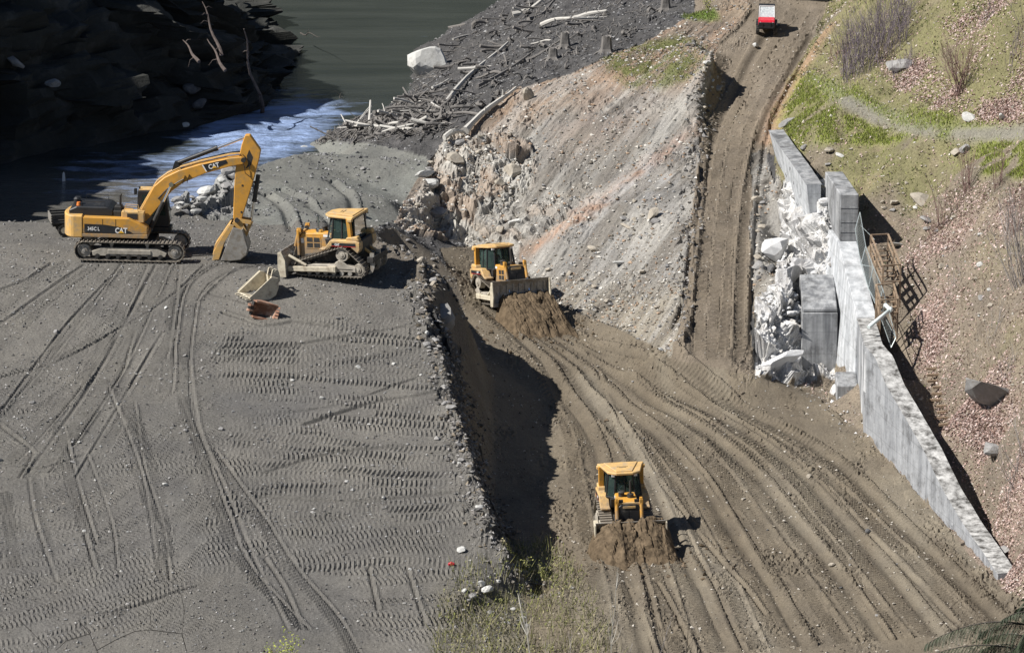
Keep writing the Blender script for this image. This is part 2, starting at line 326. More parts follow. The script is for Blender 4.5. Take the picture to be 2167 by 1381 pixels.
# ---------------------------------------------------------------- relief: tracks, ruts, blocks, gullies
DZ = np.zeros(GX.shape); DARK = np.ones(GX.shape)          # DARK: damp, freshly turned soil (a property of the soil)
def catmull(ps, step=.5):
    ps = [np.array(p, float) for p in ps]; out = []
    q = [2 * ps[0] - ps[1]] + ps + [2 * ps[-1] - ps[-2]]
    for i in range(1, len(q) - 2):
        n = max(2, int(np.linalg.norm(q[i + 1] - q[i]) / step))
        for t in np.linspace(0, 1, n, endpoint=False):
            a, b, c, d = q[i - 1:i + 3]
            out.append(.5 * ((2 * b) + (c - a) * t + (2 * a - 5 * b + 4 * c - d) * t * t + (3 * b - a - 3 * c + d) * t ** 3))
    out.append(ps[-1]); return np.array(out)
def plan(pxs): return [tuple(T(*p))[:2] for p in pxs]
def strip(pl, w=.6, kind='track', amp=.05, pitch=.22, dark=.9, wear=.5, seed=0):
    pl = catmull(pl, 1.0); seglen = np.r_[0, np.cumsum(np.hypot(*np.diff(pl, axis=0).T))]
    lim = w * .5 + .3
    best = {}
    for i in range(len(pl) - 1):
        a, b = pl[i], pl[i + 1]
        y0, y1 = min(a[1], b[1]) - lim, max(a[1], b[1]) + lim
        r0, r1 = np.searchsorted(YS, y0), np.searchsorted(YS, y1)
        if r1 <= r0: continue
        x0, x1 = min(a[0], b[0]) - lim, max(a[0], b[0]) + lim
        c0 = max(0, np.searchsorted(U, min(x0 / y0, x0 / max(y1, 1))) - 1); c1 = min(NC, np.searchsorted(U, max(x1 / y0, x1 / max(y1, 1))) + 1)
        if c1 <= c0: continue
        sx = GX[r0:r1, c0:c1] - a[0]; sy = GY[r0:r1, c0:c1] - a[1]; d = b - a; L = np.hypot(*d) + 1e-9; d = d / L
        s = sx * d[0] + sy * d[1]; t = -sx * d[1] + sy * d[0]
        m = (s >= 0) & (s < L) & (np.abs(t) < lim)
        if not m.any(): continue
        S = s + seglen[i]; at = np.abs(t)
        fade = .45 + .55 * smooth(vnoise(S * .35 + seed * 7.1, t * .8, seed) + wear, -.2, .6)
        inside = smooth(w * .5 - at, -.03, .05)
        if kind == 'track':
            gr = .5 + .5 * np.sin((S + .25 * t) * 2 * np.pi / pitch); gr = gr ** 1.5
            h = inside * (-amp * .5 + amp * 1.9 * gr * fade) + amp * .55 * (.3 + vnoise(S * 2.6, t * 5, seed + 3)) * np.exp(-((at - w * .5 - .07) / .07) ** 2) * fade
            dk = 1 - (1 - dark) * inside
        elif kind == 'rut':
            h = -amp * np.exp(-(t / (w * .4)) ** 2) + amp * .8 * np.exp(-((t - w * .75) / (w * .45)) ** 2) * (.4 + .6 * fade); h = h * fade; dk = 1 - (1 - dark) * np.exp(-(t / (w * .5)) ** 2)
        else:                               # windrow: a crumbly ridge left by the end of a blade
            cl = np.abs(vnoise(S * 3.1, t * 6, seed + 5))
            h = amp * np.exp(-(t / (w * .4)) ** 2) * (.35 + .9 * cl) * fade; dk = 1 - (1 - dark) * np.exp(-(t / (w * .5)) ** 2)
        sub = DZ[r0:r1, c0:c1]; sub[m] = (sub * .35 * inside + sub * (1 - inside) + h)[m]
        sd = DARK[r0:r1, c0:c1]; sd[m] = np.minimum(sd, dk)[m]
# broad unevenness
DZ += .10 * fbm(GX * .35, GY * .3, 4, 11) * (ZN != 4) * (ZN != 6) + .03 * fbm(GX * 1.2, GY * 1.2, 3, 12)
# sideways dozer passes over the fill: rows of cleat marks
fillm = ZN == 6
PXf, PYf = PXg, PYg
rows_m = smooth(fbm(GX * .12, GY * .16, 3, 21) * 1.3 + smooth(PXf, 380, 520) * 1.2 - .25, 0, .5) * smooth(PYf, 640, 720) * (PYf < 1215)
rows_m *= fillm
def cleats(phase_dir, width, seed, warp=.9):
    ca, sa = math.cos(phase_dir), math.sin(phase_dir)
    a = GX * ca + GY * sa; b = -GX * sa + GY * ca + warp * vnoise(GX * .09, GY * .05, seed) + .25 * vnoise(GX * .35, GY * .1, seed + 1)
    rid = np.floor(b / width); fr = b / width - rid
    off = _hash(rid, rid * 3, seed); on = _hash(rid, rid * 5 + np.floor(a * .12 + off * 7), seed + 2) > .08
    chev = np.abs(fr - .5) * 2; lean = (_hash(rid, rid, seed + 3) - .5) * .5
    g = .5 + .5 * np.sin(2 * np.pi * ((a + lean * fr * width + .05 * chev) / .235 + off)); g = g ** 1.3
    body = smooth(.5 - np.abs(fr - .5), .06, .16)
    fade = smooth(fbm(a * .4, b * .9, 3, seed + 4), -.2, .25)
    return (g * .11 * body - .012 + .035 * (1 - body)) * on * (.25 + .75 * fade)
pick = smooth(fbm(GX * .11, GY * .12, 2, 35), -.04, .04)
DZ += rows_m * (pick * cleats(R(-4), .82, 31, 1.3) + (1 - pick) * cleats(R(9), .78, 33, 1.5))
low_m = fillm * smooth(PYf, 1195, 1235)
DZ += low_m * cleats(R(24), .8, 41, 1.6) * smooth(fbm(GX * .1, GY * .1, 2, 42), -.3, .1)
mid_m = fillm * smooth(PXf, 520, 420) * smooth(PYf, 560, 620)
DZ += mid_m * cleats(R(60), .75, 51, 1.0) * smooth(fbm(GX * .15, GY * .1, 2, 52), .05, .35) * .8
# curved passes and ruts on the left half of the fill
for k, pl in enumerate([
    [(585, 560), (430, 600), (395, 700), (390, 850), (425, 960), (470, 1090), (520, 1200), (640, 1330)],
    [(545, 545), (395, 590), (360, 700), (355, 780), (350, 830)],
    [(350, 555), (260, 760), (150, 930), (90, 1000)], [(300, 560), (215, 740), (110, 880), (20, 980)],
    [(245, 556), (150, 690), (60, 800), (-40, 900)], [(180, 556), (90, 650), (-40, 770)], [(110, 556), (20, 640), (-60, 700)],
    [(-20, 800), (120, 760), (330, 640), (420, 560)], [(270, 850), (290, 980), (330, 1110), (345, 1230)], [(120, 900), (150, 1020), (190, 1150)],
    [(60, 960), (90, 1100), (110, 1180)], [(10, 1040), (35, 1200)], [(-40, 860), (60, 870), (200, 780), (300, 640)], [(440, 950), (600, 1180), (700, 1300), (760, 1400)]]):
    strip(plan(pl), .62, 'track', .05, .24, .88, .35, k)
    p2 = plan(pl)
    if k in (0, 1, 2, 3, 4, 7, 8, 9, 13):
        strip([(a + .33, b) for a, b in p2], .16, 'rut', .08, 1, .8, .6, 100 + k)
for k, pl in enumerate([[(380, 560), (372, 640), (352, 760)], [(285, 700), (262, 780)], [(-40, 870), (40, 930), (70, 960), (40, 1010)], [(640, 900), (800, 850), (950, 830)], [(470, 660), (560, 690), (620, 680), (700, 690)],
                        [(560, 1180), (600, 1240), (640, 1330)], [(180, 1130), (200, 1200)], [(440, 620), (520, 640)], [(780, 1200), (800, 1290)], [(860, 1200), (900, 1320)]]):
    strip(plan(pl), .2, 'rut', .1, 1, .7, .7, 200 + k)
for k, pl in enumerate([[(860, 970), (930, 955), (990, 965)], [(700, 770), (860, 740)], [(420, 640), (470, 590), (560, 560)]]):
    strip(plan(pl), .3, 'windrow', .1, 1, .85, .6, 230 + k)
for k, pl in enumerate([[(-20, 700), (120, 600), (180, 560)], [(-20, 900), (130, 700), (260, 560)], [(60, 1000), (200, 800), (330, 560)], [(160, 1010), (250, 860), (345, 700)], [(-20, 620), (60, 590), (110, 556)], [(230, 820), (300, 1000), (330, 1180)],
                        [(60, 1010), (75, 1100), (120, 1230)], [(185, 960), (235, 1100), (250, 1200)], [(400, 760), (420, 900), (470, 1020), (520, 1140), (610, 1330)], [(0, 980), (90, 990), (180, 960)], [(560, 1000), (700, 960), (900, 940)], [(520, 880), (700, 860), (880, 800)], [(480, 760), (680, 720), (860, 690)], [(20, 1250), (200, 1300), (420, 1240)], [(540, 1050), (760, 1060), (980, 1040)]]):
    strip(plan(pl), [.2, .15][k % 2], 'rut', .06, 1, .82, .45, 260 + k)
    if k < 6: strip([(a + .6, b) for a, b in plan(pl)], .6, 'track', .06, .26, .9, .2, 280 + k)
# lower haul road: dozer passes fanning out between its two sides
LB = plan([(1005, 640), (1110, 760), (1180, 900), (1205, 1050), (1225, 1200), (1250, 1400)])
RB = plan([(1085, 640), (1290, 735), (1560, 850), (1780, 960), (1980, 1130), (2200, 1330)])
LBc, RBc = catmull(LB, .5), catmull(RB, .5)
def lerp_line(t):
    n = 24; out = []
    for q in np.linspace(0, 1, n):
        a = LBc[int(q * (len(LBc) - 1))]; b = RBc[int(q * (len(RBc) - 1))]; out.append(tuple(a * (1 - t) + b * t))
    return out
for k, t in enumerate([.04, .10, .2, .27, .36, .42, .5, .55, .62, .69, .75, .8, .86, .91, .96]):
    q0 = (k * 7 % 5) * 2
    ln = [(a + .14 * math.sin(i * .35 + k * 1.7), b) for i, (a, b) in enumerate(lerp_line(t))][q0:]
    strip(ln, .62, 'track', .07, .30, [.86, .95, .82, .9][k % 4], .15, 300 + k)
for k, t in enumerate([.07, .16, .24, .33, .39, .47, .585, .66, .72, .83, .89]):
    ln = [(a + .12 * math.sin(i * .3 + k * 2.1), b) for i, (a, b) in enumerate(lerp_line(t))][(k * 5 % 4):]
    strip(ln, [.34, .22, .28][k % 3], ['windrow', 'rut', 'windrow', 'rut'][k % 4], [.14, .1][k % 2], 1, .75, .5, 340 + k)
for k, pl in enumerate([[(1290, 870), (1310, 920), (1330, 960)], [(1480, 1240), (1500, 1290), (1530, 1350)], [(1390, 1230), (1450, 1340), (1480, 1420)], [(1320, 1220), (1370, 1340), (1400, 1420)], [(1240, 740), (1290, 850), (1370, 990), (1480, 1130), (1620, 1300)]]):
    strip(plan(pl), .2, 'rut', .12, 1, .7, .7, 370 + k)
clb, cle = blocks(GX * 5, GY * 3.4, 175, 1.0); roadm = ((ZN == 4) | (ZN == 5)).astype(float); cln = smooth(fbm(GX * .8, GY * .3, 3, 176), .0, .45)
DZ += roadm * cln * .10 * (clb - .45)
for k, t in enumerate([.13, .3, .46, .64, .78, .94]):
    strip([(a + .2 * math.sin(i * .22 + k * 1.3), b) for i, (a, b) in enumerate(lerp_line(t))], .75, 'rut', .13, 1, .66, 1.1, 480 + k)
for k, pl in enumerate([[(1470, 750), (1474, 600), (1486, 450), (1510, 300), (1560, 190), (1630, 60)], [(1560, 760), (1568, 600), (1582, 440), (1612, 290), (1665, 170), (1720, 70)]]):
    strip(plan(pl), .7, 'rut', .13, 1, .68, 1.1, 490 + k)
# access road
for k, pl in enumerate([[(1480, 740), (1490, 560), (1510, 400), (1540, 260), (1600, 150), (1680, 20)], [(1530, 745), (1545, 560), (1560, 400), (1590, 260), (1650, 150), (1730, 20)], [(1505, 760), (1515, 600), (1530, 450), (1555, 300)], [(1565, 750), (1570, 600), (1580, 450), (1605, 300)]]):
    strip(plan(pl), .62, 'track', .09, .3, .85, .5, 400 + k)
for k, pl in enumerate([[(1458, 700), (1480, 500), (1492, 350), (1500, 280)], [(1588, 740), (1592, 600), (1600, 480), (1612, 350), (1640, 240), (1700, 130)], [(1550, 740), (1556, 560), (1572, 400), (1600, 270)], [(1425, 690), (1450, 620), (1462, 500)], [(1520, 95), (1560, 60), (1592, 20)]]):
    strip(plan(pl), .3, ['windrow', 'rut'][k % 2], .2, 1, .72, .7, 420 + k)
for k, pl in enumerate([[(590, 400), (640, 420), (690, 460), (720, 500)], [(560, 410), (600, 440), (620, 490)], [(700, 380), (745, 430), (740, 480)]]):
    strip(plan(pl), .6, 'rut', .22, .24, .78, .7, 440 + k)
# cut bank: fall-line gullies, strata and the rock outcrop
cutm = (ZN == 2).astype(float)
fall = GX * .87 - GY * .5                           # across the fall line
alongf = GX * .5 + GY * .87
DZ += cutm * (.2 * fbm(fall * .7, alongf * .12, 4, 61) + .10 * fbm(fall * 2.6 + fbm(GX, GY, 2, 60), alongf * .3, 3, 62) + .06 * fbm(fall * 5, alongf * .8, 2, 68))
DN = np.zeros(GX.shape)
oc = [inpoly(PXw, PYw, q).astype(float) for q in ([(900, 330), (955, 290), (1060, 270), (1130, 310), (1135, 390), (1090, 440), (1010, 470), (960, 520), (880, 500), (840, 470), (870, 420), (905, 370)],
                                                  [(1020, 430), (1130, 440), (1190, 400), (1200, 460), (1120, 520), (1060, 540), (990, 515)])]
ocm = blur(np.maximum(oc[0], .75 * oc[1]), 10) * cutm
EL = GZ * 1.1 + GY * .36
b1, e1 = blocks(GX * .42 + EL * .3 + .25 * fbm(GX * .6, EL * .6, 2, 64), EL * .42 - GX * .2, 63, .8); b2, e2 = blocks(GX * 1.25 + EL * .5, EL * 1.2 - GX * .4, 67, 1.2); b2b, e2b = blocks(GX * 3.2 + EL, EL * 2.9 - GX * .8, 69, 1.2)
DN += ocm * (.85 * (b1 - .3) * (.6 + .4 * fbm(GX * .2, GY * .2, 2, 66)) + .34 * (b2 - .5) + .13 * (b2b - .5) - .14 * smooth(.12 - e1, 0, .12) - .07 * smooth(.1 - e2, 0, .1))
scar = cutm * smooth(fbm(GX * .3, EL * .4, 3, 165), .12, .4) * (1 - ocm); DN += scar * (.07 * (b2 - .5) + .07 * (b2b - .5))
# rubble face of the broken wall
rub = blur((ZN == 7).astype(float), 4)
b3, e3 = blocks(GX * .95 + .25 * EL + .3 * fbm(GX * 1.4, EL * 1.2, 2, 70), EL * .6, 71, 1.5); b4, e4 = blocks(GX * 3.1 + EL, EL * 2.4, 75, 1.3); b4b, _ = blocks(GX * 7, EL * 6, 77, 1.2)
DN += rub * (.85 * (b3 - .4) + .34 * (b4 - .5) + .12 * (b4b - .5) - .16 * smooth(.1 - e3, 0, .1))
# river bank: mud, roots and hummocks
rb = (ZN == 0).astype(float)
b5, e5 = blocks(GX * .9, GY * .6, 81, .8)
DZ += rb * (.22 * fbm(GX * .8, GY * .6, 4, 82) + .12 * (b5 - .5) + .07 * fbm(GX * 3, GY * 2.4, 2, 83))
bn = (ZN == 1).astype(float); DZ += bn * (.06 * fbm(GX * .9, GY * .4, 4, 84))
rimr = smooth(PXf, 330, 380) * smooth(PXf, 560, 500) * smooth(PYf, 470, 440) * (GY > 243) * (GY < 268)
br1, _ = blocks(GX * .6, GY * .4, 163, 1.0); br2, _ = blocks(GX * 1.7, GY * 1.1, 167, 1.0); DZ += rimr * (.8 * (br1 - .4) + .4 * (br2 - .5))
hm = (ZN == 3).astype(float)
pathm = blur(inpoly(PXg, PYg, [(1690, 165), (1725, 160), (1800, 195), (1900, 235), (2010, 268), (2180, 262), (2180, 300), (2040, 300), (1960, 292), (1850, 265), (1760, 215)]).astype(float), 6)
DZ += hm * (1 - pathm) * (.16 * fbm(GX * .7, GY * .5, 4, 85) + .06 * fbm(GX * 2.5, GY * 2, 3, 86))
# crumbling lip of the fill edge and of the road shoulders
def near_line(line, wd):
    ln = catmull([p[:2] for p in line], .6); m = np.full(GX.shape, 99.0)
    for a in ln:
        r0, r1 = np.searchsorted(YS, a[1] - wd), np.searchsorted(YS, a[1] + wd)
        if r1 > r0:
            c0, c1 = np.searchsorted(U, (a[0] - wd) / a[1] - .001), np.searchsorted(U, (a[0] + wd) / a[1] + .001)
            if c1 > c0: m[r0:r1, c0:c1] = np.minimum(m[r0:r1, c0:c1], np.hypot(GX[r0:r1, c0:c1] - a[0], GY[r0:r1, c0:c1] - a[1]))
    return np.exp(-(m / (wd * .45)) ** 2)
lip = near_line(edge, 1.8)
be, ee = blocks(GX * 1.3, GY * .8, 95, .8)
DZ += lip * (.42 * (be - .4) + .35 * fbm(GX * .5, GY * .55, 3, 96))
bank = near_line([(p[0] + 1.1, p[1] + .6) for p in edge[1:8]], 1.7); DZ += bank * (.5 * (be - .45) + .25 * fbm(GX * 1.1, GY * .8, 3, 98))
lip2 = np.maximum(near_line(shoulder + knob[:3], 1.6), near_line(berm, 1.8)); DZ += lip2 * (.4 * (be - .4) + .25 * fbm(GX * .8, GY * .6, 3, 97))
lip3 = near_line(roadR, 1.2); DZ += lip3 * .22 * (be - .3)
DZ += .012 * fbm(GX * 9, GY * 6, 2, 99)
GZ0 = GZ
gy_, gx_ = np.gradient(GZ0); dXc = GY * (U[1] - U[0]); dYr = np.gradient(YS)[:, None]
sx_ = gx_ / dXc; sy_ = (gy_ - sx_ * 0) / dYr; sy_ = sy_ - sx_ * U[None, :]
nl = np.sqrt(sx_ ** 2 + sy_ ** 2 + 1); NXg, NYg, NZg = blur(-sx_ / nl, 12), blur(-sy_ / nl, 12), blur(1 / nl, 12)
GZS = GZ0 + .0; GZ = GZ + DZ + DN * NZg; MX = GX + DN * NXg; MYg = GY + DN * NYg

# ---------------------------------------------------------------- ground colours (base colours of the soils themselves)
C = np.zeros(GX.shape + (3,))
def setc(m, c): C[m] = c
def mixc(w, c):
    global C
    C = C * (1 - w[..., None]) + np.array(c) * w[..., None]
n1 = fbm(GX * .22, GY * .2, 4, 111); n2 = fbm(GX * 1.1, GY * .9, 4, 112); n3 = fbm(GX * .5, GY * .35, 4, 113)
setc(ZN == 0, (.074, .073, .074)); setc(ZN == 1, (.17, .172, .16)); setc(ZN == 2, (.235, .226, .21)); setc(ZN == 3, (.195, .168, .13))
setc(ZN == 4, (.165, .141, .108)); setc(ZN == 5, (.185, .156, .122)); setc(ZN == 6, (.136, .131, .122)); setc(ZN == 7, (.64, .645, .65))
mixc((ZN == 6) * smooth(n3, .0, .5) * .35, (.165, .156, .142)); mixc((ZN == 6) * smooth(n1, .0, .45) * .45, (.125, .123, .122)); mixc((ZN == 6) * smooth(fbm(GX * .08, GY * .07, 3, 118), .05, .35) * .45, (.175, .166, .15))
mixc((ZN == 6) * berm_m * .8, (.15, .13, .105))
mixc((ZN == 6) * smooth(PYg, 1200, 1290) * smooth(PXg, 880, 1000) * .7, (.14, .125, .09))
# road bands: paler packed strips and darker loose soil
tt = np.zeros(GX.shape)
bandn = fbm((GX - .35 * (230 - GY) * .35) * .55, GY * .06, 4, 115)
mixc((ZN == 4) * smooth(bandn, .05, .4) * .55, (.225, .2, .158)); mixc((ZN == 4) * smooth(-bandn, .05, .4) * .45, (.125, .104, .078))
pale = near_line([tuple(T(*p)) for p in [(1240, 800), (1310, 900), (1360, 980), (1440, 1110), (1530, 1220), (1600, 1330), (1650, 1420)]], 1.3)
mixc((ZN == 4) * pale * .55, (.27, .245, .2))
mixc((ZN == 5) * smooth(fbm(GX * 1.2, GY * .12, 3, 116), 0, .4) * .5, (.235, .2, .16))
# strata of the cut bank
ridge_d = (PYg - np.interp(PXg, [900, 955, 1100, 1300, 1450, 1520], [350, 290, 195, 128, 120, 95]))
red = smooth(fbm(fall * .16 + .2 * n3, alongf * .05, 3, 121), -.05, .3)
mixc(cutm * smooth(110 - ridge_d, 0, 90) * .75, (.27, .185, .125))
mixc(cutm * red * smooth(220 - ridge_d, 0, 150) * .55, (.31, .205, .145))
sd = PXg * .72 + PYg
mixc(cutm * np.exp(-((PYg - (1560 - PXg) * .72 - 215 + 14 * n2) / 16) ** 2) * (PXg > 1100) * .65, (.38, .22, .14))
grey = smooth(PXg, 1180, 1300) * np.exp(-((PYg - (1560 - PXg) * .62 - 262) / 44) ** 2)
mixc(cutm * grey * smooth(n2, -.5, .2) * .85, (.37, .365, .36))
mixc(cutm * smooth(PYg, 560, 660) * .5, (.25, .215, .155))
mixc(cutm * ocm * (.5 + .5 * b2) * .9, (.40, .388, .36)); mixc(cutm * ocm * smooth(b1, .55, .8) * .6, (.3, .22, .16)); mixc(cutm * smooth(fbm(fall * 1.4, alongf * .12, 4, 125), .05, .4) * (1 - ocm) * .55, (.36, .35, .33)); mixc(cutm * smooth(-fbm(fall * 1.4, alongf * .12, 4, 125), .02, .3) * (1 - ocm) * .65, (.155, .14, .122))
gtop = inpoly(PXw, PYw, [(1270, 130), (1340, 95), (1440, 75), (1500, 95), (1490, 150), (1400, 185), (1320, 180)]).astype(float)
mixc(cutm * blur(gtop, 8) * smooth(n2, -.25, .2) * .85, (.12, .135, .045))
mixc(cutm * smooth(60 - PYg, 0, 40) * smooth(PXg, 1380, 1460) * .6, (.28, .225, .165))
gpatch = inpoly(PXw, PYw, [(1440, 30), (1510, 20), (1520, 40), (1455, 45)]).astype(float); mixc(blur(gpatch, 3) * .9, (.12, .2, .03))
# hillside: grass, bare soil and the two-wheel path
hg = hm * smooth(fbm(GX * .35, GY * .25, 4, 131) + .9 * smooth(420 - PYg, 0, 200) - .25, -.15, .35)
mixc(hg * .6, (.19, .19, .075)); mixc(hm * smooth(n2, .15, .5) * .5, (.22, .18, .13))
mixc(hm * smooth(PYg, 400, 520) * .55, (.215, .18, .145))
mixc(hm * pathm * .9, (.23, .22, .19))
mid = near_line([tuple(T(*p)) for p in [(1705, 165), (1790, 200), (1890, 248), (2000, 280)]], .9); mixc(hm * mid * .8, (.15, .18, .045))
for q in ([(1690, 150), (1640, 260), (1680, 300), (1760, 300), (1960, 300), (1850, 270), (1760, 225)], [(1900, 225), (2010, 262), (2160, 255), (2160, 235), (2010, 245)], [(2060, 310), (2180, 300), (2180, 380), (2080, 370)]):
    mixc(hm * blur(inpoly(PXw, PYw, q).astype(float), 8) * smooth(n2, -.4, .1) * .85, (.24, .285, .06))
redsoil = near_line([tuple(T(*p)) for p in [(1628, 300), (1645, 240), (1690, 160), (1750, 60)]], 1.3); mixc(redsoil * .75, (.36, .235, .16))
mixc((ZN == 1) * smooth(n3, 0, .4) * .5, (.2, .21, .195)); mixc((ZN == 1) * rimr * .6, (.3, .3, .3)); mixc((ZN == 0) * smooth(n2, .1, .5) * .5, (.115, .112, .115))
mixc((ZN == 0) * (GZ < -3.7) * .6, (.07, .07, .07))
mixc((ZN == 7) * smooth(b3, .45, .85) * .5, (.45, .45, .455)); mixc((ZN == 7) * smooth(b4, .6, .9) * .5, (.44, .42, .39)); mixc((ZN == 7) * smooth(n2, .15, .6) * .45, (.36, .335, .3)); mixc((ZN == 7) * smooth(fbm(GX * 2.2, EL * 1.8, 3, 135), .15, .45) * .5, (.3, .29, .28))
litm = hm * smooth(PXg, 1900, 1990) * smooth(PYg, 380, 520) + hm * blur(inpoly(PXw, PYw, [(1850, 110), (1960, 130), (2050, 205), (2160, 215), (2170, 262), (2060, 250), (1960, 220), (1890, 180)]).astype(float), 8)
mixc(np.clip(litm, 0, 1) * smooth(fbm(GX * .45, GY * .35, 4, 310), -.25, .35) * (1 - pathm) * .65, (.30, .235, .20))

C *= (1 + .10 * n2 + .07 * fbm(GX * 4, GY * 3, 3, 133))[..., None]
C *= np.clip(.25 + .75 * DARK, 0, 1)[..., None] ** .8

# ---------------------------------------------------------------- build the ground, one sheet per kind of surface
MG = {k: ground_mat('ground_' + k, f, c, s, d) for k, f, c, s, d in (('river_bank', 7, .6, .8, .08), ('bench', 8, .35, .5, .05), ('cut_bank', 8, .45, .7, .06), ('hillside', 8, .6, .9, .07), ('haul_road', 10, .4, .6, .04), ('access_road', 10, .4, .6, .04), ('gravel_slope', 11, .55, .8, .05), ('rubble_slope', 8, .35, .9, .06))}
vid = np.arange(NR * NC).reshape(NR, NC)
Q = np.stack([vid[:-1, :-1], vid[:-1, 1:], vid[1:, 1:], vid[1:, :-1]], -1).reshape(-1, 4)
qz = ZN[:-1, :-1].ravel(); deep = (np.maximum(GZ[:-1, :-1], GZ[1:, 1:]) < -4.6).ravel() & (GY[:-1, :-1].ravel() > 243) & (ZN[:-1, :-1].ravel() <= 1)
VV = np.stack([MX, MYg, GZ], -1).reshape(-1, 3); CC = np.clip(C, .005, .9).reshape(-1, 3)
for i, k in enumerate(names):
    f = Q[(qz == i) & ~deep]
    if not len(f): continue
    u, inv = np.unique(f, return_inverse=True)
    tag(link(k, np_mesh(k, VV[u], inv.reshape(-1, 4), MG[k], False, CC[u])), kind='structure')

# bluff below the viewpoint, and the wide valley floor under everything
m_bluff = solid('bluff_soil', (.10, .095, .06), .95, var=.4, scale=.6, bmp=.5)
nx, ny = 90, 60
bx_, by_ = np.meshgrid(np.linspace(-60, 60, nx), np.linspace(30, 187.4, ny))
bz = np.interp(by_, [30, 60, 110, 150, 187.4], [38, 27, 9, -3, -9.6]) + .9 * fbm(bx_ * .15, by_ * .15, 3, 140) * smooth(187 - by_, 0, 15)
edge_z = gz(bx_[-1], np.full(nx, 187.3)); wE = smooth(by_, 165, 187)
bz = bz * (1 - wE) + np.where(np.abs(bx_[-1]) < 26, edge_z, -9.6)[None, :] * wE - .25 * (wE > .98) * 0
iv = np.arange(nx * ny).reshape(ny, nx)
tag(link('bluff', np_mesh('bluff', np.stack([bx_, by_, bz], -1).reshape(-1, 3), np.stack([iv[:-1, :-1], iv[:-1, 1:], iv[1:, 1:], iv[1:, :-1]], -1).reshape(-1, 4), m_bluff, True)), kind='structure')
m_floor = solid('valley_floor_soil', (.10, .095, .07), .95, var=.3, scale=.05)
g = 1600.0
tag(link('valley_floor', np_mesh('valley_floor', [(-g, -g, -14), (g, -g, -14), (g, g, -14), (-g, g, -14)], [(0, 1, 2, 3)], m_floor)), kind='structure')

# river
m_w, nt, b = new_mat('river_water')
geo = nt.nodes.new('ShaderNodeTexCoord'); at = nt.nodes.new('ShaderNodeAttribute'); at.attribute_name = 'Col'
foam_n = noise(nt, 1.0, 9, .68, stretch=(.22, .55, 1))
sep = nt.nodes.new('ShaderNodeSeparateColor'); nt.links.new(at.outputs[0], sep.inputs[0])
ma = N(nt, 'ShaderNodeMath', operation='MULTIPLY_ADD'); nt.links.new(sep.outputs[0], ma.inputs[0]); ma.inputs[1].default_value = .42; nt.links.new(foam_n, ma.inputs[2])
foam = ramp(nt, ma.outputs[0], [(.66, (0, 0, 0)), (.98, (.85, .85, .85))])
silt = ramp(nt, noise(nt, .5, 5, .6, stretch=(.12, .7, 1)), [(.35, (.022, .027, .026)), (.7, (.05, .056, .052))])
silt = mul(nt, silt, (.12, .117, .108, 1), sep.outputs[1], 'MIX')
nt.links.new(mul(nt, silt, (.38, .52, .84, 1), foam, 'MIX'), b.inputs['Base Color'])  # foam base colour carries the blue of sky light on the shaded rapids
rr_ = ramp(nt, foam, [(0, (.1,) * 3), (1, (.75,) * 3)]); nt.links.new(rr_, b.inputs['Roughness'])
b.inputs['IOR'].default_value = 1.33
wv = noise(nt, 1.0, 6, .65, stretch=(.5, 1.1, 1)); amp = N(nt, 'ShaderNodeMath', operation='MULTIPLY_ADD'); nt.links.new(sep.outputs[0], amp.inputs[0]); amp.inputs[1].default_value = 1.4; amp.inputs[2].default_value = .22
bp = N(nt, 'ShaderNodeBump', Distance=.5); nt.links.new(wv, bp.inputs['Height']); nt.links.new(amp.outputs[0], bp.inputs['Strength']); nt.links.new(bp.outputs[0], b.inputs['Normal'])
wx, wy = np.meshgrid(np.linspace(-160, 60, 440), np.linspace(238, 620, 500))
wpx, wpy = proj(wx, wy, np.full(wx.shape, -4.0))
rap = np.exp(-((wpx - 560) / 170) ** 2 - ((wpy - 272) / 55) ** 2) + .5 * np.exp(-((wpx - 660) / 120) ** 2 - ((wpy - 222) / 22) ** 2) + .3 * smooth(wpx, 700, 560) * smooth(wpx, 330, 470) * smooth(wpy, 235, 290)
rap = np.clip(rap * 1.15 + .55 * smooth(wpx, 560, 400) * smooth(wpx, 60, 220) * smooth(wpy, 300, 340), 0, 1)
lit_water = smooth(wpy, 330, 400)  # mask that paints the paler tone of the sunlit near strip of water
wz = -4.0 + rap * (.22 * fbm(wx * .45, wy * .35, 4, 150) + .1 * fbm(wx * 1.3, wy * .9, 2, 151)) + .012 * fbm(wx * .6, wy * .6, 2, 152)
iv = np.arange(wx.size).reshape(wx.shape)
keep = ((wx < -9) | (wy > 272))[:-1, :-1].ravel()
tag(link('river', np_mesh('river', np.stack([wx, wy, wz], -1).reshape(-1, 3), np.stack([iv[:-1, :-1], iv[:-1, 1:], iv[1:, 1:], iv[1:, :-1]], -1).reshape(-1, 4)[keep], m_w, True, np.stack([rap, lit_water, 0 * rap], -1).reshape(-1, 3))), kind='structure')

# far bank: steep canyon wall in its own shade, and the wooded valley side beyond
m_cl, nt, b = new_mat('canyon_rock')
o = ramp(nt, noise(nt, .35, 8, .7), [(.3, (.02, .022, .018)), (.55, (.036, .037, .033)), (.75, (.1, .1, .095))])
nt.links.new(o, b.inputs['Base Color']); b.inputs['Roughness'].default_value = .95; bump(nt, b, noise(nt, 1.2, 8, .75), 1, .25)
base = catmull([(-75, 258), (-52, 256), (-40, 257), (-35.5, 263), (-34, 273), (-31.5, 285), (-24, 294), (-18.2, 302), (-15.6, 309), (-15.8, 318), (-18, 335), (-22, 360), (-34, 390), (-60, 430)], .8)
dirs = np.gradient(base, axis=0); nrm = np.stack([-dirs[:, 1], dirs[:, 0]], -1); nrm /= np.linalg.norm(nrm, axis=1)[:, None]
for _ in range(6): nrm[1:-1] = (nrm[:-2] + nrm[1:-1] + nrm[2:]) / 3
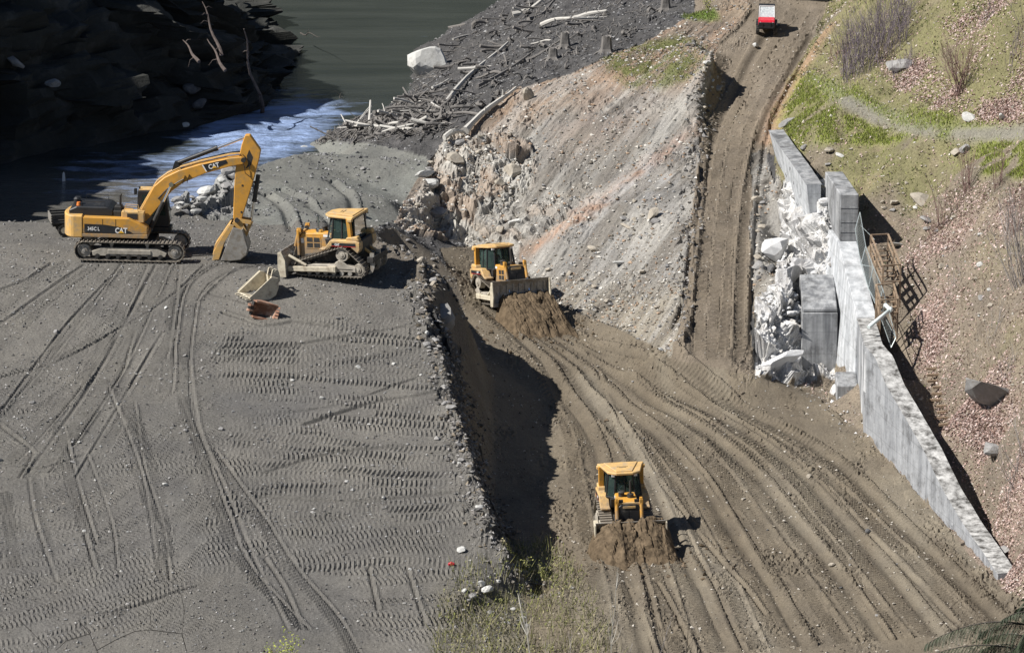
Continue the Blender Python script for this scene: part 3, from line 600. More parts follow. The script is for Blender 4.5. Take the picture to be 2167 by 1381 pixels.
hs = np.r_[np.linspace(-3, 20, 70), np.linspace(21, 60, 40)]
set_ = np.interp(hs, [-3, 0, 3, 8, 14, 20, 34, 60], [-1.2, 0, .8, 2.2, 4.0, 6.0, 12, 40])
_bi = np.interp(np.arange(len(base)), np.arange(len(base)), base[:, 0]); _k = np.arange(len(base)); _i0 = int(np.argmin(np.hypot(base[:, 0] + 24, base[:, 1] - 294))); _i1 = int(np.argmin(np.hypot(base[:, 0] + 15.8, base[:, 1] - 312)))
sc_ = np.interp(_k, [0, _i0 * .3, _i0 * .6, _i0, (_i0 + _i1) / 2, _i1, len(base)], [.4, .5, .62, .66, .42, .2, .2])
BX = base[:, None, 0] + nrm[:, None, 0] * set_[None, :]; BY = base[:, None, 1] + nrm[:, None, 1] * set_[None, :]
BZ = -4.3 + np.where(hs[None, :] > 0, hs[None, :] * sc_[:, None], hs[None, :])
sl = np.arange(len(base))[:, None] * .8 * np.ones_like(BX); hh = hs[None, :] * np.ones_like(BX)
q1, _e = blocks(sl * .16, hh * .2, 160, 1.0); q2, _e = blocks(sl * .5, hh * .6, 165, .9)
dd = (2.6 * (q1 - .5) + 1.0 * (q2 - .5) + 1.6 * fbm(sl * .09, hh * .1, 3, 170)) * smooth(hh, -2, 4)
BX -= nrm[:, None, 0] * dd; BY -= nrm[:, None, 1] * dd; BZ += .5 * (q2 - .5) * smooth(hh, 0, 3)
iv = np.arange(BX.size).reshape(BX.shape)
CL = (BX, BY, BZ, len(base))
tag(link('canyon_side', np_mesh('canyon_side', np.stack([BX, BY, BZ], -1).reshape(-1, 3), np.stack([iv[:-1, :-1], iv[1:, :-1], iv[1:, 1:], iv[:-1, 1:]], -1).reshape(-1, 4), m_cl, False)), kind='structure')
m_far = solid('wooded_far_side', (.04, .05, .036), .95, var=.6, scale=.12, bmp=.8)
fx, fy = np.meshgrid(np.linspace(-420, 420, 120), np.linspace(0, 1, 50))
fY = 560 + fy * 260 - .0008 * fx ** 2 + 0 * fx; fZ = -6 + 210 * fy ** .9 + 9 * fbm(fx * .04, fy * 8, 4, 180) + 4 * fbm(fx * .2, fy * 40, 2, 181)
iv = np.arange(fx.size).reshape(fx.shape)
tag(link('wooded_hill', np_mesh('wooded_hill', np.stack([fx, fY, fZ], -1).reshape(-1, 3), np.stack([iv[:-1, :-1], iv[:-1, 1:], iv[1:, 1:], iv[1:, :-1]], -1).reshape(-1, 4), m_far, False)), kind='structure')

# ---------------------------------------------------------------- mesh builder for machines and concrete
class MB:
    def __init__(s): s.v = []; s.f = []
    def add(s, vs, fs):
        o = len(s.v); s.v += [tuple(v) for v in vs]; s.f += [tuple(i + o for i in f) for f in fs]; return s
    def box(s, c, d, rot=None, taper=None):
        x, y_, z_ = d[0] / 2, d[1] / 2, d[2] / 2; t = taper or (1, 1)
        vs = [(-x, -y_, -z_), (x, -y_, -z_), (x, y_, -z_), (-x, y_, -z_), (-x * t[0], -y_ * t[1], z_), (x * t[0], -y_ * t[1], z_), (x * t[0], y_ * t[1], z_), (-x * t[0], y_ * t[1], z_)]
        M = rot.to_matrix() if hasattr(rot, 'to_matrix') else (rot or Matrix.Identity(3))
        return s.add([M @ Vector(v) + Vector(c) for v in vs], [(0, 3, 2, 1), (4, 5, 6, 7), (0, 1, 5, 4), (1, 2, 6, 5), (2, 3, 7, 6), (3, 0, 4, 7)])
    def bar(s, a, b, w, h=None, up=(0, 0, 1)):
        a, b = Vector(a), Vector(b); d = (b - a); L = d.length; d.normalize(); u = Vector(up)
        if abs(d.dot(u)) > .98: u = Vector((0, 1, 0))
        r = d.cross(u).normalized(); u = r.cross(d); h = h or w
        vs = [p + r * (sx * w / 2) + u * (sy * h / 2) for p in (a, b) for sx, sy in ((-1, -1), (1, -1), (1, 1), (-1, 1))]
        return s.add(vs, [(0, 1, 2, 3), (7, 6, 5, 4), (0, 4, 5, 1), (1, 5, 6, 2), (2, 6, 7, 3), (3, 7, 4, 0)])
    def cyl(s, a, b, r, n=12, r2=None):
        a, b = Vector(a), Vector(b); d = (b - a).normalized(); u = Vector((0, 0, 1)) if abs(d.z) < .9 else Vector((1, 0, 0))
        x = d.cross(u).normalized(); y_ = d.cross(x); r2 = r if r2 is None else r2
        vs = [p + (x * math.cos(2 * math.pi * i / n) + y_ * math.sin(2 * math.pi * i / n)) * q for p, q in ((a, r), (b, r2)) for i in range(n)]
        return s.add(vs, [(i, i + n, (i + 1) % n + n, (i + 1) % n) for i in range(n)] + [tuple(range(n)), tuple(range(2 * n - 1, n - 1, -1))])
    def tube(s, ps, r, n=7):
        ps = [Vector(p) for p in ps]; rs = r if isinstance(r, (list, tuple)) else [r] * len(ps); vs = []; pu = Vector((.3, .2, .93))
        for i, p in enumerate(ps):
            d = (ps[min(i + 1, len(ps) - 1)] - ps[max(i - 1, 0)]).normalized(); x = d.cross(pu)
            if x.length < 1e-3: x = d.cross(Vector((1, 0, 0)))
            x.normalize(); y_ = d.cross(x)
            vs += [p + (x * math.cos(2 * math.pi * k / n) + y_ * math.sin(2 * math.pi * k / n)) * rs[i] for k in range(n)]
        fs = [(i * n + k, i * n + (k + 1) % n, (i + 1) * n + (k + 1) % n, (i + 1) * n + k) for i in range(len(ps) - 1) for k in range(n)]
        return s.add(vs, fs + [tuple(range(n))[::-1], tuple(range((len(ps) - 1) * n, len(ps) * n))])
    def prism(s, prof, y0, y1, plane='xz'):
        """profile polygon pushed along the third axis"""
        n = len(prof)
        def P3(p, q): return (p[0], q, p[1]) if plane == 'xz' else ((q, p[0], p[1]) if plane == 'yz' else (p[0], p[1], q))
        vs = [P3(p, y0) for p in prof] + [P3(p, y1) for p in prof]
        return s.add(vs, [tuple(range(n)), tuple(range(2 * n - 1, n - 1, -1))] + [(i, i + n, (i + 1) % n + n, (i + 1) % n) for i in range(n)])
    def mesh(s, name, mat, bevel=0, smooth_=False):
        me = bpy.data.meshes.new(name); bm = bmesh.new()
        bv = [bm.verts.new(v) for v in s.v]
        for f in s.f:
            try: bm.faces.new([bv[i] for i in f])
            except ValueError: pass
        bmesh.ops.recalc_face_normals(bm, faces=bm.faces)
        if bevel: bmesh.ops.bevel(bm, geom=[e for e in bm.edges if len(e.link_faces) == 2 and e.calc_face_angle(0) > .5], offset=bevel, segments=1, affect='EDGES', clamp_overlap=True)
        if smooth_:
            for f in bm.faces: f.smooth = len(f.verts) == 4
        bm.to_mesh(me); bm.free()
        if mat: me.materials.append(mat)
        return me
    def obj(s, name, mat, parent=None, bevel=0, label=None, smooth_=False):
        o = link(name, s.mesh(name, mat, bevel, smooth_), parent)
        if label: o['label'] = label
        return o
def deform(o, amp, scale, seed=0):
    """knock a clean mesh about"""
    me = o.data; n = len(me.vertices); co = np.zeros(n * 3, np.float32); me.vertices.foreach_get('co', co); co = co.reshape(-1, 3).astype(float)
    for k in range(3): co[:, k] += amp * fbm(co[:, (k + 1) % 3] * scale + seed, co[:, (k + 2) % 3] * scale + co[:, k] * scale * .6 - seed, 3, seed + k)
    me.vertices.foreach_set('co', co.astype(np.float32).ravel()); me.update()

def muddy(m, z0, z1):
    """dried mud thrown up from the ground: thickest low down on the machine"""
    nt = m.node_tree; b = nt.nodes['Principled BSDF']; src = b.inputs['Base Color'].links[0].from_socket
    tc = nt.nodes.new('ShaderNodeTexCoord'); sx = nt.nodes.new('ShaderNodeSeparateXYZ'); nt.links.new(tc.outputs['Object'], sx.inputs[0])
    mr = N(nt, 'ShaderNodeMapRange'); nt.links.new(sx.outputs[2], mr.inputs[0]); mr.inputs[1].default_value = z1; mr.inputs[2].default_value = z0; mr.inputs[3].default_value = 0; mr.inputs[4].default_value = .42
    ad = N(nt, 'ShaderNodeMath', operation='ADD'); nt.links.new(mr.outputs[0], ad.inputs[0]); nt.links.new(noise(nt, 3.5, 8, .75), ad.inputs[1])
    nt.links.new(mul(nt, src, (.26, .205, .145, 1), ramp(nt, ad.outputs[0], [(.58, (0, 0, 0)), (.80, (.9, .9, .9))]), 'MIX'), b.inputs['Base Color']); return m
MY = muddy(solid('yellow_paint', (.60, .30, .045), .55, var=.14, scale=1.2, dirt=(.36, .24, .10), dirt_amt=.42), .9, 2.3)
MYD = solid('dusty_yellow_paint', (.60, .36, .11), .6, var=.15, scale=1.5, dirt=(.34, .28, .2), dirt_amt=.5)
MYP = muddy(solid('pale_yellow_paint', (.62, .40, .155), .65, var=.15, scale=2.2, dirt=(.4, .32, .22), dirt_amt=.48), .9, 2.3)
MDUST = solid('dusty_steel', (.36, .33, .28), .8, var=.3, scale=2.5, dirt=(.2, .17, .13), dirt_amt=.35)
MST = solid('worn_steel', (.33, .315, .29), .55, .3, var=.25, scale=3, dirt=(.22, .18, .13), dirt_amt=.5)
MBK = solid('black_paint', (.018, .019, .022), .5, var=.4, scale=2, dirt=(.10, .09, .075), dirt_amt=.18)
MDK = solid('dark_machinery', (.028, .027, .026), .7, var=.4, scale=4, dirt=(.09, .075, .06), dirt_amt=.3)
MSHOE = solid('track_shoe_steel', (.24, .215, .18), .75, .2, var=.4, scale=3, dirt=(.13, .105, .08), dirt_amt=.4)
MSOIL = solid('damp_brown_soil', (.125, .094, .062), 1.0, var=.55, scale=2.2, bmp=1.0, spec=.1)
MCHR = solid('chrome_rod', (.75, .77, .8), .15, 1.0, var=.05)
MWHT = solid('white_paint', (.8, .8, .8), .5, var=.06)
MRED = solid('red_paint', (.5, .012, .03), .35, var=.2, dirt=(.3, .2, .16), dirt_amt=.12)
MRUB = solid('tyre_rubber', (.03, .029, .028), .9, var=.3, dirt=(.16, .13, .1), dirt_amt=.5)
MTAN = solid('tan_steel', (.55, .50, .39), .75, var=.22, scale=1.6, dirt=(.27, .22, .16), dirt_amt=.4)
MRUST = solid('rusty_steel', (.30, .155, .10), .85, var=.35, scale=3, dirt=(.42, .36, .3), dirt_amt=.4)
MLOGY = solid('logo_yellow', (.75, .42, .02), .5, var=.02)
MORG = solid('orange_plastic', (.75, .22, .04), .5, var=.1)
MSKIN = solid('skin', (.45, .27, .19), .6, var=.08)
MSHIRT = solid('pink_shirt', (.55, .12, .2), .9, var=.2)
MCLOTH = solid('dark_cloth', (.05, .055, .075), .9, var=.3)
MREDL = solid('red_stripe', (.45, .02, .02), .5, var=.05)
mg, nt, b = new_mat('cab_glass'); b.inputs['Base Color'].default_value = (.10, .16, .15, 1); b.inputs['Roughness'].default_value = .04; b.inputs['Transmission Weight'].default_value = .75; b.inputs['IOR'].default_value = 1.1
MGL = mg

def lettering(name, txt, size, mat, parent, loc, rot, squeeze=1.0, bold=.018):
    cu = bpy.data.curves.new(name, 'FONT'); cu.body = txt; cu.size = size; cu.extrude = .004; cu.offset = bold * size; cu.space_character = .95; cu.resolution_u = 2
    t = bpy.data.objects.new(name, cu); COL.objects.link(t)
    bpy.context.view_layer.update()
    me = bpy.data.meshes.new_from_object(t.evaluated_get(bpy.context.evaluated_depsgraph_get())); COL.objects.unlink(t); bpy.data.objects.remove(t)
    me.materials.clear(); me.materials.append(mat)
    o = link(name, me, parent); o.location = loc; o.rotation_euler = rot; o.scale = (squeeze, 1, 1); return o

def hull_path(circs, step):
    """belt round a set of wheels (x, z, r), given clockwise; returns evenly spaced points with directions"""
    pts_ = []; n = len(circs)
    tang = []
    for i in range(n):
        x0, z0, r0 = circs[i]; x1, z1, r1 = circs[(i + 1) % n]
        dx, dz = x1 - x0, z1 - z0; L = math.hypot(dx, dz); a = math.atan2(dz, dx); off = math.acos((r0 - r1) / L)
        tang.append((a + off, a + off))       # outward normal angle on the left of travel
    for i in range(n):
        a_in = tang[i - 1][1]; a_out = tang[i][0]
        while a_out > a_in: a_out -= 2 * math.pi
        while a_out < a_in - 2 * math.pi: a_out += 2 * math.pi
        k = max(2, int(abs(a_in - a_out) / .15))
        for q in range(k + 1):
            an = a_in + (a_out - a_in) * q / k; x, z_, r = circs[i]; pts_.append((x + r * math.cos(an), z_ + r * math.sin(an)))
    pts_.append(pts_[0]); pa = np.array(pts_); d = np.r_[0, np.cumsum(np.hypot(*np.diff(pa, axis=0).T))]
    m = int(round(d[-1] / step)); out = []
    for i in range(m):
        s = (i + .5) * d[-1] / m; x = np.interp(s, d, pa[:, 0]); z_ = np.interp(s, d, pa[:, 1])
        x2 = np.interp(min(s + .02, d[-1]), d, pa[:, 0]); z2 = np.interp(min(s + .02, d[-1]), d, pa[:, 1])
        x1 = np.interp(max(s - .02, 0), d, pa[:, 0]); z1 = np.interp(max(s - .02, 0), d, pa[:, 1])
        out.append((x, z_, math.atan2(z2 - z1, x2 - x1)))
    return out, d[-1] / m
def make_track(root, yc, w, circs, step, wheels, mat_frame):
    """one crawler: chain band as the part, every shoe a sub-part"""
    path, st = hull_path(circs, step)
    mb = MB(); n = len(path); inn = w * .5 * .55; th = .07
    vs = []
    for x, z_, a in path:
        nx_, nz_ = -math.sin(a), math.cos(a)
        for k, off in ((-inn, 0), (inn, 0), (inn, -th), (-inn, -th)): vs.append((x + nx_ * (off - .03), yc + k, z_ + nz_ * (off - .03)))
    mb.add(vs, [(i * 4 + k, i * 4 + (k + 1) % 4, ((i + 1) % n) * 4 + (k + 1) % 4, ((i + 1) % n) * 4 + k) for i in range(n) for k in range(4)])
    tr = mb.obj('track', MDK, root)
    sm = MB().box((0, 0, -.012), (st * .9, w, .035)).box((-st * .28, 0, .035), (.035, w, .065)).mesh('track_shoe', MSHOE)
    for x, z_, a in path:
        o = link('track_shoe', sm, tr); o.location = (x, yc, z_); o.rotation_euler = (0, -a, 0)
    for x, z_, r, name in wheels:
        wm = MB(); wm.cyl((x, yc - w * .28, z_), (x, yc + w * .28, z_), r, 18)
        for sy in (-1, 1): wm.cyl((x, yc + sy * w * .28, z_), (x, yc + sy * w * .36, z_), r * .55, 14); wm.cyl((x, yc + sy * w * .36, z_), (x, yc + sy * w * .42, z_), r * .25, 10)
        wm.obj(name, mat_frame, root, .012)
    return tr
def sculpt_person(root_name, label, loc, rotz, shirt, trousers):
    """seated operator: one skinned body, with shirt, trousers and cap as clothing children"""
    J = [(0, 0, .10), (0, 0, .30), (0, 0, .52), (.01, 0, .60), (.03, 0, .72), (.03, 0, .82),
         (.22, .1, .08), (.44, .11, .09), (.47, .11, -.20), (.56, .11, -.40), (.64, .11, -.41),
         (.22, -.1, .08), (.44, -.11, .09), (.47, -.11, -.20), (.56, -.11, -.40), (.64, -.11, -.41),
         (0, .17, .50), (.08, .23, .28), (.30, .22, .26), (.38, .22, .27),
         (0, -.17, .50), (.08, -.23, .28), (.30, -.22, .26), (.38, -.22, .27)]
    E = [(0, 1), (1, 2), (2, 3), (3, 4), (4, 5), (0, 6), (6, 7), (7, 8), (8, 9), (9, 10), (0, 11), (11, 12), (12, 13), (13, 14), (14, 15), (2, 16), (16, 17), (17, 18), (18, 19), (2, 20), (20, 21), (21, 22), (22, 23)]
    Rd = [.14, .14, .13, .055, .085, .075, .09, .075, .055, .045, .04, .09, .075, .055, .045, .04, .06, .05, .04, .035, .06, .05, .04, .035]
    def skin(name, vs, es, rs, mat, par):
        me = bpy.data.meshes.new(name); me.from_pydata(vs, es, []); o = link(name, me, par)
        o.modifiers.new('skin', 'SKIN'); sv = me.skin_vertices[0].data
        for i, r in enumerate(rs): sv[i].radius = (r, r)
        sv[0].use_root = True
        ss = o.modifiers.new('sub', 'SUBSURF'); ss.levels = ss.render_levels = 1
        me.materials.append(mat); return o
    root = empty(root_name, loc, (0, 0, rotz)); tag(root, label, 'person', None)
    skin('body', J, E, Rd, MSKIN, root)
    ids = [0, 1, 2, 16, 17, 18, 20, 21, 22]; mp = {k: i for i, k in enumerate(ids)}
    skin('shirt', [J[i] for i in ids], [(mp[a], mp[b]) for a, b in E if a in mp and b in mp], [Rd[i] + .018 for i in ids], shirt, root)
    ids = [0, 6, 7, 8, 9, 11, 12, 13, 14]; mp = {k: i for i, k in enumerate(ids)}
    skin('trousers', [J[i] for i in ids], [(mp[a], mp[b]) for a, b in E if a in mp and b in mp], [Rd[i] + .016 for i in ids], trousers, root)
    MB().cyl((.03, 0, .79), (.03, 0, .90), .10, 12, .075).cyl((.09, 0, .80), (.16, 0, .795), .07, 8, .02).obj('cap', MWHT, root)
    return root

# ---------------------------------------------------------------- crawler excavator
def build_excavator(loc, rot):
    r = empty('excavator', loc, rot)
    tag(r, 'large yellow crawler excavator with raised arm standing on the gravel pad', 'excavator')
    L = 2.42
    for s in (-1, 1):
        yc = s * 1.40
        make_track(r, yc, .68, [(-L, .56, .50), (L, .56, .50), (L - .1, .52, .46), (-L + .1, .52, .46)][:2], .215,
                   [(-L, .56, .36, 'drive_sprocket'), (L, .56, .37, 'front_idler')], MST)
        MB().prism([(-1.95, .30), (1.9, .30), (2.0, .50), (1.5, .72), (-1.5, .72), (-2.0, .55)], yc - .24, yc + .24).box((0, yc + s * .25, .52), (2.3, .06, .24)).obj('track_frame', MDUST, r, .02)
        for k in range(7):
            x = -1.7 + k * .56; MB().cyl((x, yc - .26, .28), (x, yc + .26, .28), .135, 12).cyl((x, yc + s * .26, .28), (x, yc + s * .30, .28), .07, 8).obj('track_roller', MDK, r)
        for x in (-.95, .95): MB().cyl((x, yc - .2, .95), (x, yc + .3, .95), .11, 10).bar((x, yc - .1, .7), (x, yc - .1, .95), .12).obj('carrier_roller', MST, r)
    MB().box((0, 0, .78), (2.6, 2.2, .44)).prism([(-1.5, .45), (1.5, .45), (1.1, .95), (-1.1, .95)], -.9, .9).obj('undercarriage_frame', MDK, r, .03)
    MB().cyl((0, 0, .98), (0, 0, 1.26), .78, 24).obj('slewing_ring', MDK, r)
    # upper works; the right-hand side faces the viewer (y < 0)
    MB().prism([(-3.05, 1.28), (.95, 1.24), (.95, 1.46), (-3.05, 1.46)], -1.48, 1.48).obj('deck_frame', MY, r, .02)
    cw = []
    for k in range(17):
        a = -math.pi / 2 + math.pi * k / 16; cw.append((-3.0 - .62 * math.cos(a), 1.49 * math.sin(a)))
    MB().prism([(-2.5, -1.49)] + cw + [(-2.5, 1.49)], 1.22, 2.42, 'xy').obj('counterweight', MYD, r, .06)
    panel = MB().prism([(-2.48, 1.47), (.93, 1.47), (.93, 1.80), (.55, 2.02), (-.05, 2.30), (-2.48, 2.34)], -1.47, -.55).obj('side_panel', MY, r, .03)
    for x in (-1.45, -.75): MB().box((x, -1.474, 1.95), (.02, .012, .62)).obj('door_seam', MDK, r)
    MB().prism([(-2.42, 1.50), (.2, 1.50), (.05, 1.60), (-.5, 1.83), (-1.3, 1.95), (-2.42, 1.98)], -1.479, -1.471).obj('dark_stripe', MBK, r)
    lettering('lettering', '345C L', .27, MWHT, r, (-2.25, -1.484, 1.63), (R(90), 0, 0), .85)
    lettering('lettering', 'CAT', .40, MWHT, r, (-.78, -1.484, 1.52), (R(90), 0, 0), .85, .03)
    MB().prism([(-.62, 1.52), (-.28, 1.52), (-.45, 1.66)], -1.492, -1.486).obj('logo_triangle', MLOGY, r)
    MB().prism([(-2.48, 1.47), (-.1, 1.47), (-.1, 2.26), (-2.48, 2.34)], .55, 1.47).obj('side_panel', MY, r, .03)
    MB().prism([(-3.3, 2.30), (-.95, 2.30), (-.95, 2.62), (-1.25, 2.80), (-2.9, 2.80), (-3.3, 2.62)], -.98, 1.15).obj('engine_hood', MBK, r, .05)
    MB().box((-.72, -.2, 2.42), (.42, 1.5, .34)).box((-.72, -.3, 2.68), (.36, .8, .2)).obj('engine_grille', MDK, r, .02)
    MB().prism([(-.48, 2.30), (.32, 2.02), (.72, 2.02), (.72, 2.55), (.45, 2.62), (-.48, 2.62)], -1.1, -.42).obj('tank_box', MYP, r, .03)
    MB().box((.1, -1.11, 2.36), (.55, .02, .3)).obj('service_hatch', MDK, r)
    MB().tube([(-.35, -1.08, 2.62), (-.3, -1.08, 2.9), (.35, -1.08, 2.88), (.42, -1.08, 2.6)], .022, 6).tube([(-.35, -.55, 2.62), (-.3, -.55, 2.9), (.35, -.55, 2.88), (.42, -.55, 2.6)], .022, 6).obj('handrail', MYP, r)
    MB().tube([(-2.6, -.8, 2.78), (-2.6, -.8, 3.06), (-1.4, -.8, 3.06), (-1.4, -.8, 2.78)], .022, 6).tube([(-2.6, 1.0, 2.78), (-2.6, 1.0, 3.06), (-1.4, 1.0, 3.06), (-1.4, 1.0, 2.78)], .022, 6).obj('handrail', MBK, r)
    MB().cyl((-.62, -.35, 2.7), (-.62, -.35, 3.35), .065, 12).cyl((-.62, -.35, 3.3), (-.56, -.35, 3.42), .05, 10).obj('exhaust_pipe', MDK, r)
    MB().cyl((-2.95, -.25, 2.75), (-2.95, -.25, 3.08), .17, 14).cyl((-2.95, -.25, 3.08), (-2.95, -.25, 3.18), .2, 14, .1).obj('air_cleaner', MBK, r)
    MB().cyl((-2.82, -.62, 2.72), (-2.82, -.62, 2.98), .13, 12, .09).obj('beacon', MORG, r)
    MB().box((-3.0, .5, 2.92), (.3, .5, .22)).obj('pre_cleaner', MBK, r, .03)
    # cab on the far side
    cab = MB().prism([(.15, 1.46), (1.85, 1.46), (1.95, 1.75), (1.72, 3.28), (1.5, 3.42), (.2, 3.42)], .55, 1.45).obj('cab', MBK, r, .04)
    MB().prism([(.45, 2.1), (1.72, 2.1), (1.58, 3.2), (.45, 3.2)], .538, .55).obj('cab_window', MGL, cab)
    MB().add([(1.94, .62, 1.8), (1.94, 1.38, 1.8), (1.735, 1.38, 3.22), (1.735, .62, 3.22)], [(0, 1, 2, 3)]).obj('windscreen', MGL, cab).location = (.012, 0, 0)
    MB().box((.85, 1.0, 3.46), (1.15, .8, .07)).obj('cab_roof', MYP, cab, .02)
    MB().box((.05, .98, 3.3), (.14, .3, .3)).cyl((.3, .7, 3.49), (.3, .7, 3.62), .05, 8).obj('work_lamp', MBK, cab)
    MB().prism([(1.0, 1.2), (2.0, 1.2), (2.0, 1.46), (1.0, 1.46)], .5, 1.45).obj('cab_step', MBK, r)
    # boom: box girder bent at the middle
    boom = [(.12, 1.95), (.32, 2.32), (.78, 3.15), (1.18, 3.88), (1.72, 4.36), (2.5, 4.76), (3.6, 5.12), (5.1, 5.48), (5.86, 5.58), (6.06, 5.42), (5.98, 5.18), (5.2, 5.02), (3.9, 4.62), (2.75, 4.10), (2.12, 3.62), (1.55, 2.9), (.98, 2.2), (.62, 1.86), (.32, 1.74)]
    ob = MB().prism(boom, -.36, .36).obj('boom', MY, r, .04)
    MB().prism([(3.78, 5.10), (5.02, 5.40), (5.12, 5.22), (4.1, 4.76), (3.95, 4.74)], -.372, -.362).obj('dark_stripe', MBK, ob)
    MB().prism([(3.74, 5.08), (3.80, 5.10), (4.02, 4.73), (3.96, 4.72)], -.374, -.363).obj('white_stripe', MWHT, ob)
    lettering('lettering', 'CAT', .36, MWHT, ob, (4.12, -.38, 4.86), (R(90), R(-15), 0), .85, .03)
    MB().prism([(4.28, 4.905), (4.56, 4.98), (4.38, 5.06)], -.388, -.381).obj('logo_triangle', MLOGY, ob)
    hp = [(.42, 2.55), (.95, 3.5), (1.35, 4.15), (1.9, 4.58), (2.6, 4.93), (3.7, 5.28), (5.3, 5.68), (5.75, 5.72)]
    for k, yy in enumerate((-.26, -.16, .16, .26)): MB().tube([(x, yy, z_ + .03 * (k % 2)) for x, z_ in hp], .032, 6).obj('hydraulic_hose', MYD if k < 2 else MBK, ob)
    MB().tube([(1.4, -.38, 3.2), (1.9, -.41, 3.75), (2.5, -.41, 4.15), (2.75, -.4, 4.3)], .035, 6).obj('hydraulic_pipe', MBK, ob)
    for q in ((2.72, 4.3), (2.95, 4.36)): MB().bar((q[0], -.372, q[1] - .26), (q[0] + .12, -.372, q[1] + .2), .09, .03).obj('pipe_clamp', MBK, ob)
    for s in (-1, 1):                       # boom cylinders, from the deck to the knee
        a, bb = Vector((1.05, s * .52, 1.66)), Vector((2.12, s * .50, 4.02)); d = (bb - a)
        cyl = MB().cyl(a, a + d * .58, .115, 14).cyl(a + d * .56, a + d * .6, .135, 14).obj('boom_cylinder', MBK if s > 0 else MDK, r)
        MB().cyl(a + d * .6, bb, .06, 12).cyl(bb + Vector((0, -s * .1, 0)), bb + Vector((0, s * .1, 0)), .13, 12).obj('piston_rod', MCHR, cyl)
    # stick cylinder along the top of the boom
    a, bb = Vector((2.35, 0, 5.06)), Vector((6.12, 0, 6.62)); d = bb - a
    cyl = MB().cyl(a, a + d * .56, .125, 14).cyl(a + d * .54, a + d * .58, .15, 14).prism([(2.1, 4.65), (2.6, 4.85), (2.42, 5.2), (2.25, 5.16)], -.2, -.14).prism([(2.1, 4.65), (2.6, 4.85), (2.42, 5.2), (2.25, 5.16)], .14, .2).obj('stick_cylinder', MBK, r)
    MB().cyl(a + d * .57, bb, .075, 12).obj('piston_rod', MCHR, cyl)
    # stick (dipper arm)
    st = MB().prism([(6.02, 6.72), (6.28, 6.74), (6.86, 5.92), (6.78, 5.45), (6.62, 4.85), (6.38, 3.9), (6.02, 2.72), (5.85, 2.12), (5.52, 2.02), (5.40, 2.2), (5.42, 2.9), (5.46, 4.0), (5.52, 4.95), (5.72, 5.6), (5.84, 6.2)], -.24, .24).obj('stick', MY, r, .035)
    MB().prism([(6.05, 4.9), (6.35, 5.1), (6.45, 5.55), (6.25, 5.95), (6.12, 5.6), (6.2, 5.2)], -.246, -.242).obj('painted_shadow', MDK, st)  # thin dark sheet that paints a shadow onto the side of the stick
    MB().tube([(5.72, -.3, 5.5), (6.0, -.36, 5.1), (6.05, -.36, 4.7), (6.35, -.3, 4.45)], .022, 6).tube([(5.9, -.28, 5.7), (6.25, -.34, 5.3), (6.3, -.34, 4.9)], .022, 6).obj('hydraulic_hose', MBK, st)
    for q in ((5.9, 4.0), (5.85, 2.55)): MB().cyl((q[0], -.25, q[1]), (q[0], -.242, q[1]), .06, 10).obj('bolt_plate', MDK, st)
    for q in ((5.95, 5.40), (5.62, 2.12)): MB().cyl((q[0], -.42, q[1]), (q[0], .42, q[1]), .13, 14).obj('pivot_pin', MDK, r)
    a, bb = Vector((6.72, 0, 4.55)), Vector((6.36, 0, 2.02)); d = bb - a
    cyl = MB().cyl(a, a + d * .55, .12, 14).cyl(a + d * .53, a + d * .58, .14, 14).obj('bucket_cylinder', MBK, r)
    MB().cyl(a + d * .56, bb, .07, 12).obj('piston_rod', MCHR, cyl)
    for s in (-1, 1):
        MB().bar((5.62, s * .32, 2.12), (6.36, s * .32, 2.02), .07, .2).obj('linkage', MYD, r); MB().bar((6.36, s * .2, 2.02), (6.05, s * .2, 1.28), .08, .2).obj('linkage', MYD, r)
    # bucket, seen edge-on with its mouth to the left and its lip on the ground
    shell = [(5.62, 2.02), (5.30, 1.85), (4.62, .75), (4.40, .18), (4.46, .04)]
    back = [(6.02, 1.5), (6.12, 1.2), (6.26, .72), (6.18, .35), (5.85, .10), (5.30, .0), (4.72, .0)]
    bk = MB()
    for s in (-1, 1): bk.prism([(5.45, 1.85), (5.95, 1.72), (6.08, 1.25), (6.24, .72), (6.16, .36), (5.84, .1), (5.3, .02), (4.8, .02)], s * .86 - .03, s * .86 + .03)
    outer = [(5.95, 1.72), (6.10, 1.25), (6.28, .72), (6.2, .34), (5.86, .06), (5.3, -.02), (4.75, -.02)]; inner = [(4.75, .05), (5.3, .05), (5.82, .14), (6.12, .38), (6.18, .72), (6.02, 1.2), (5.88, 1.66)]
    bk.prism(outer + inner, -.84, .84)
    ob2 = bk.obj('bucket', MST, r, .015)
    MB().prism([(5.30, 2.0), (5.52, 1.95), (4.98, .95), (4.70, .06), (4.36, .02), (4.42, .5), (4.9, 1.4)], -.87, -.80).prism([(5.30, 2.0), (5.52, 1.95), (4.98, .95), (4.70, .06), (4.36, .02), (4.42, .5), (4.9, 1.4)], .80, .87).prism([(5.2, 1.95), (5.3, 2.0), (4.55, .75), (4.42, .3), (4.36, .3), (4.48, .85)], -.8, .8).obj('bucket_thumb_plate', MYD, ob2, .015)
    for k in range(5):
        yy = -.72 + k * .36; MB().prism([(4.9, .1), (4.62, -.02), (4.36, -.04), (4.62, .08)], yy - .07, yy + .07).obj('bucket_tooth', MST, ob2)
    MB().prism([(5.35, 1.95), (5.75, 2.25), (6.15, 1.55), (6.0, 1.25), (5.7, 1.6)], -.34, -.27).prism([(5.35, 1.95), (5.75, 2.25), (6.15, 1.55), (6.0, 1.25), (5.7, 1.6)], .27, .34).obj('bucket_ear', MYD, ob2, .01)
    return r

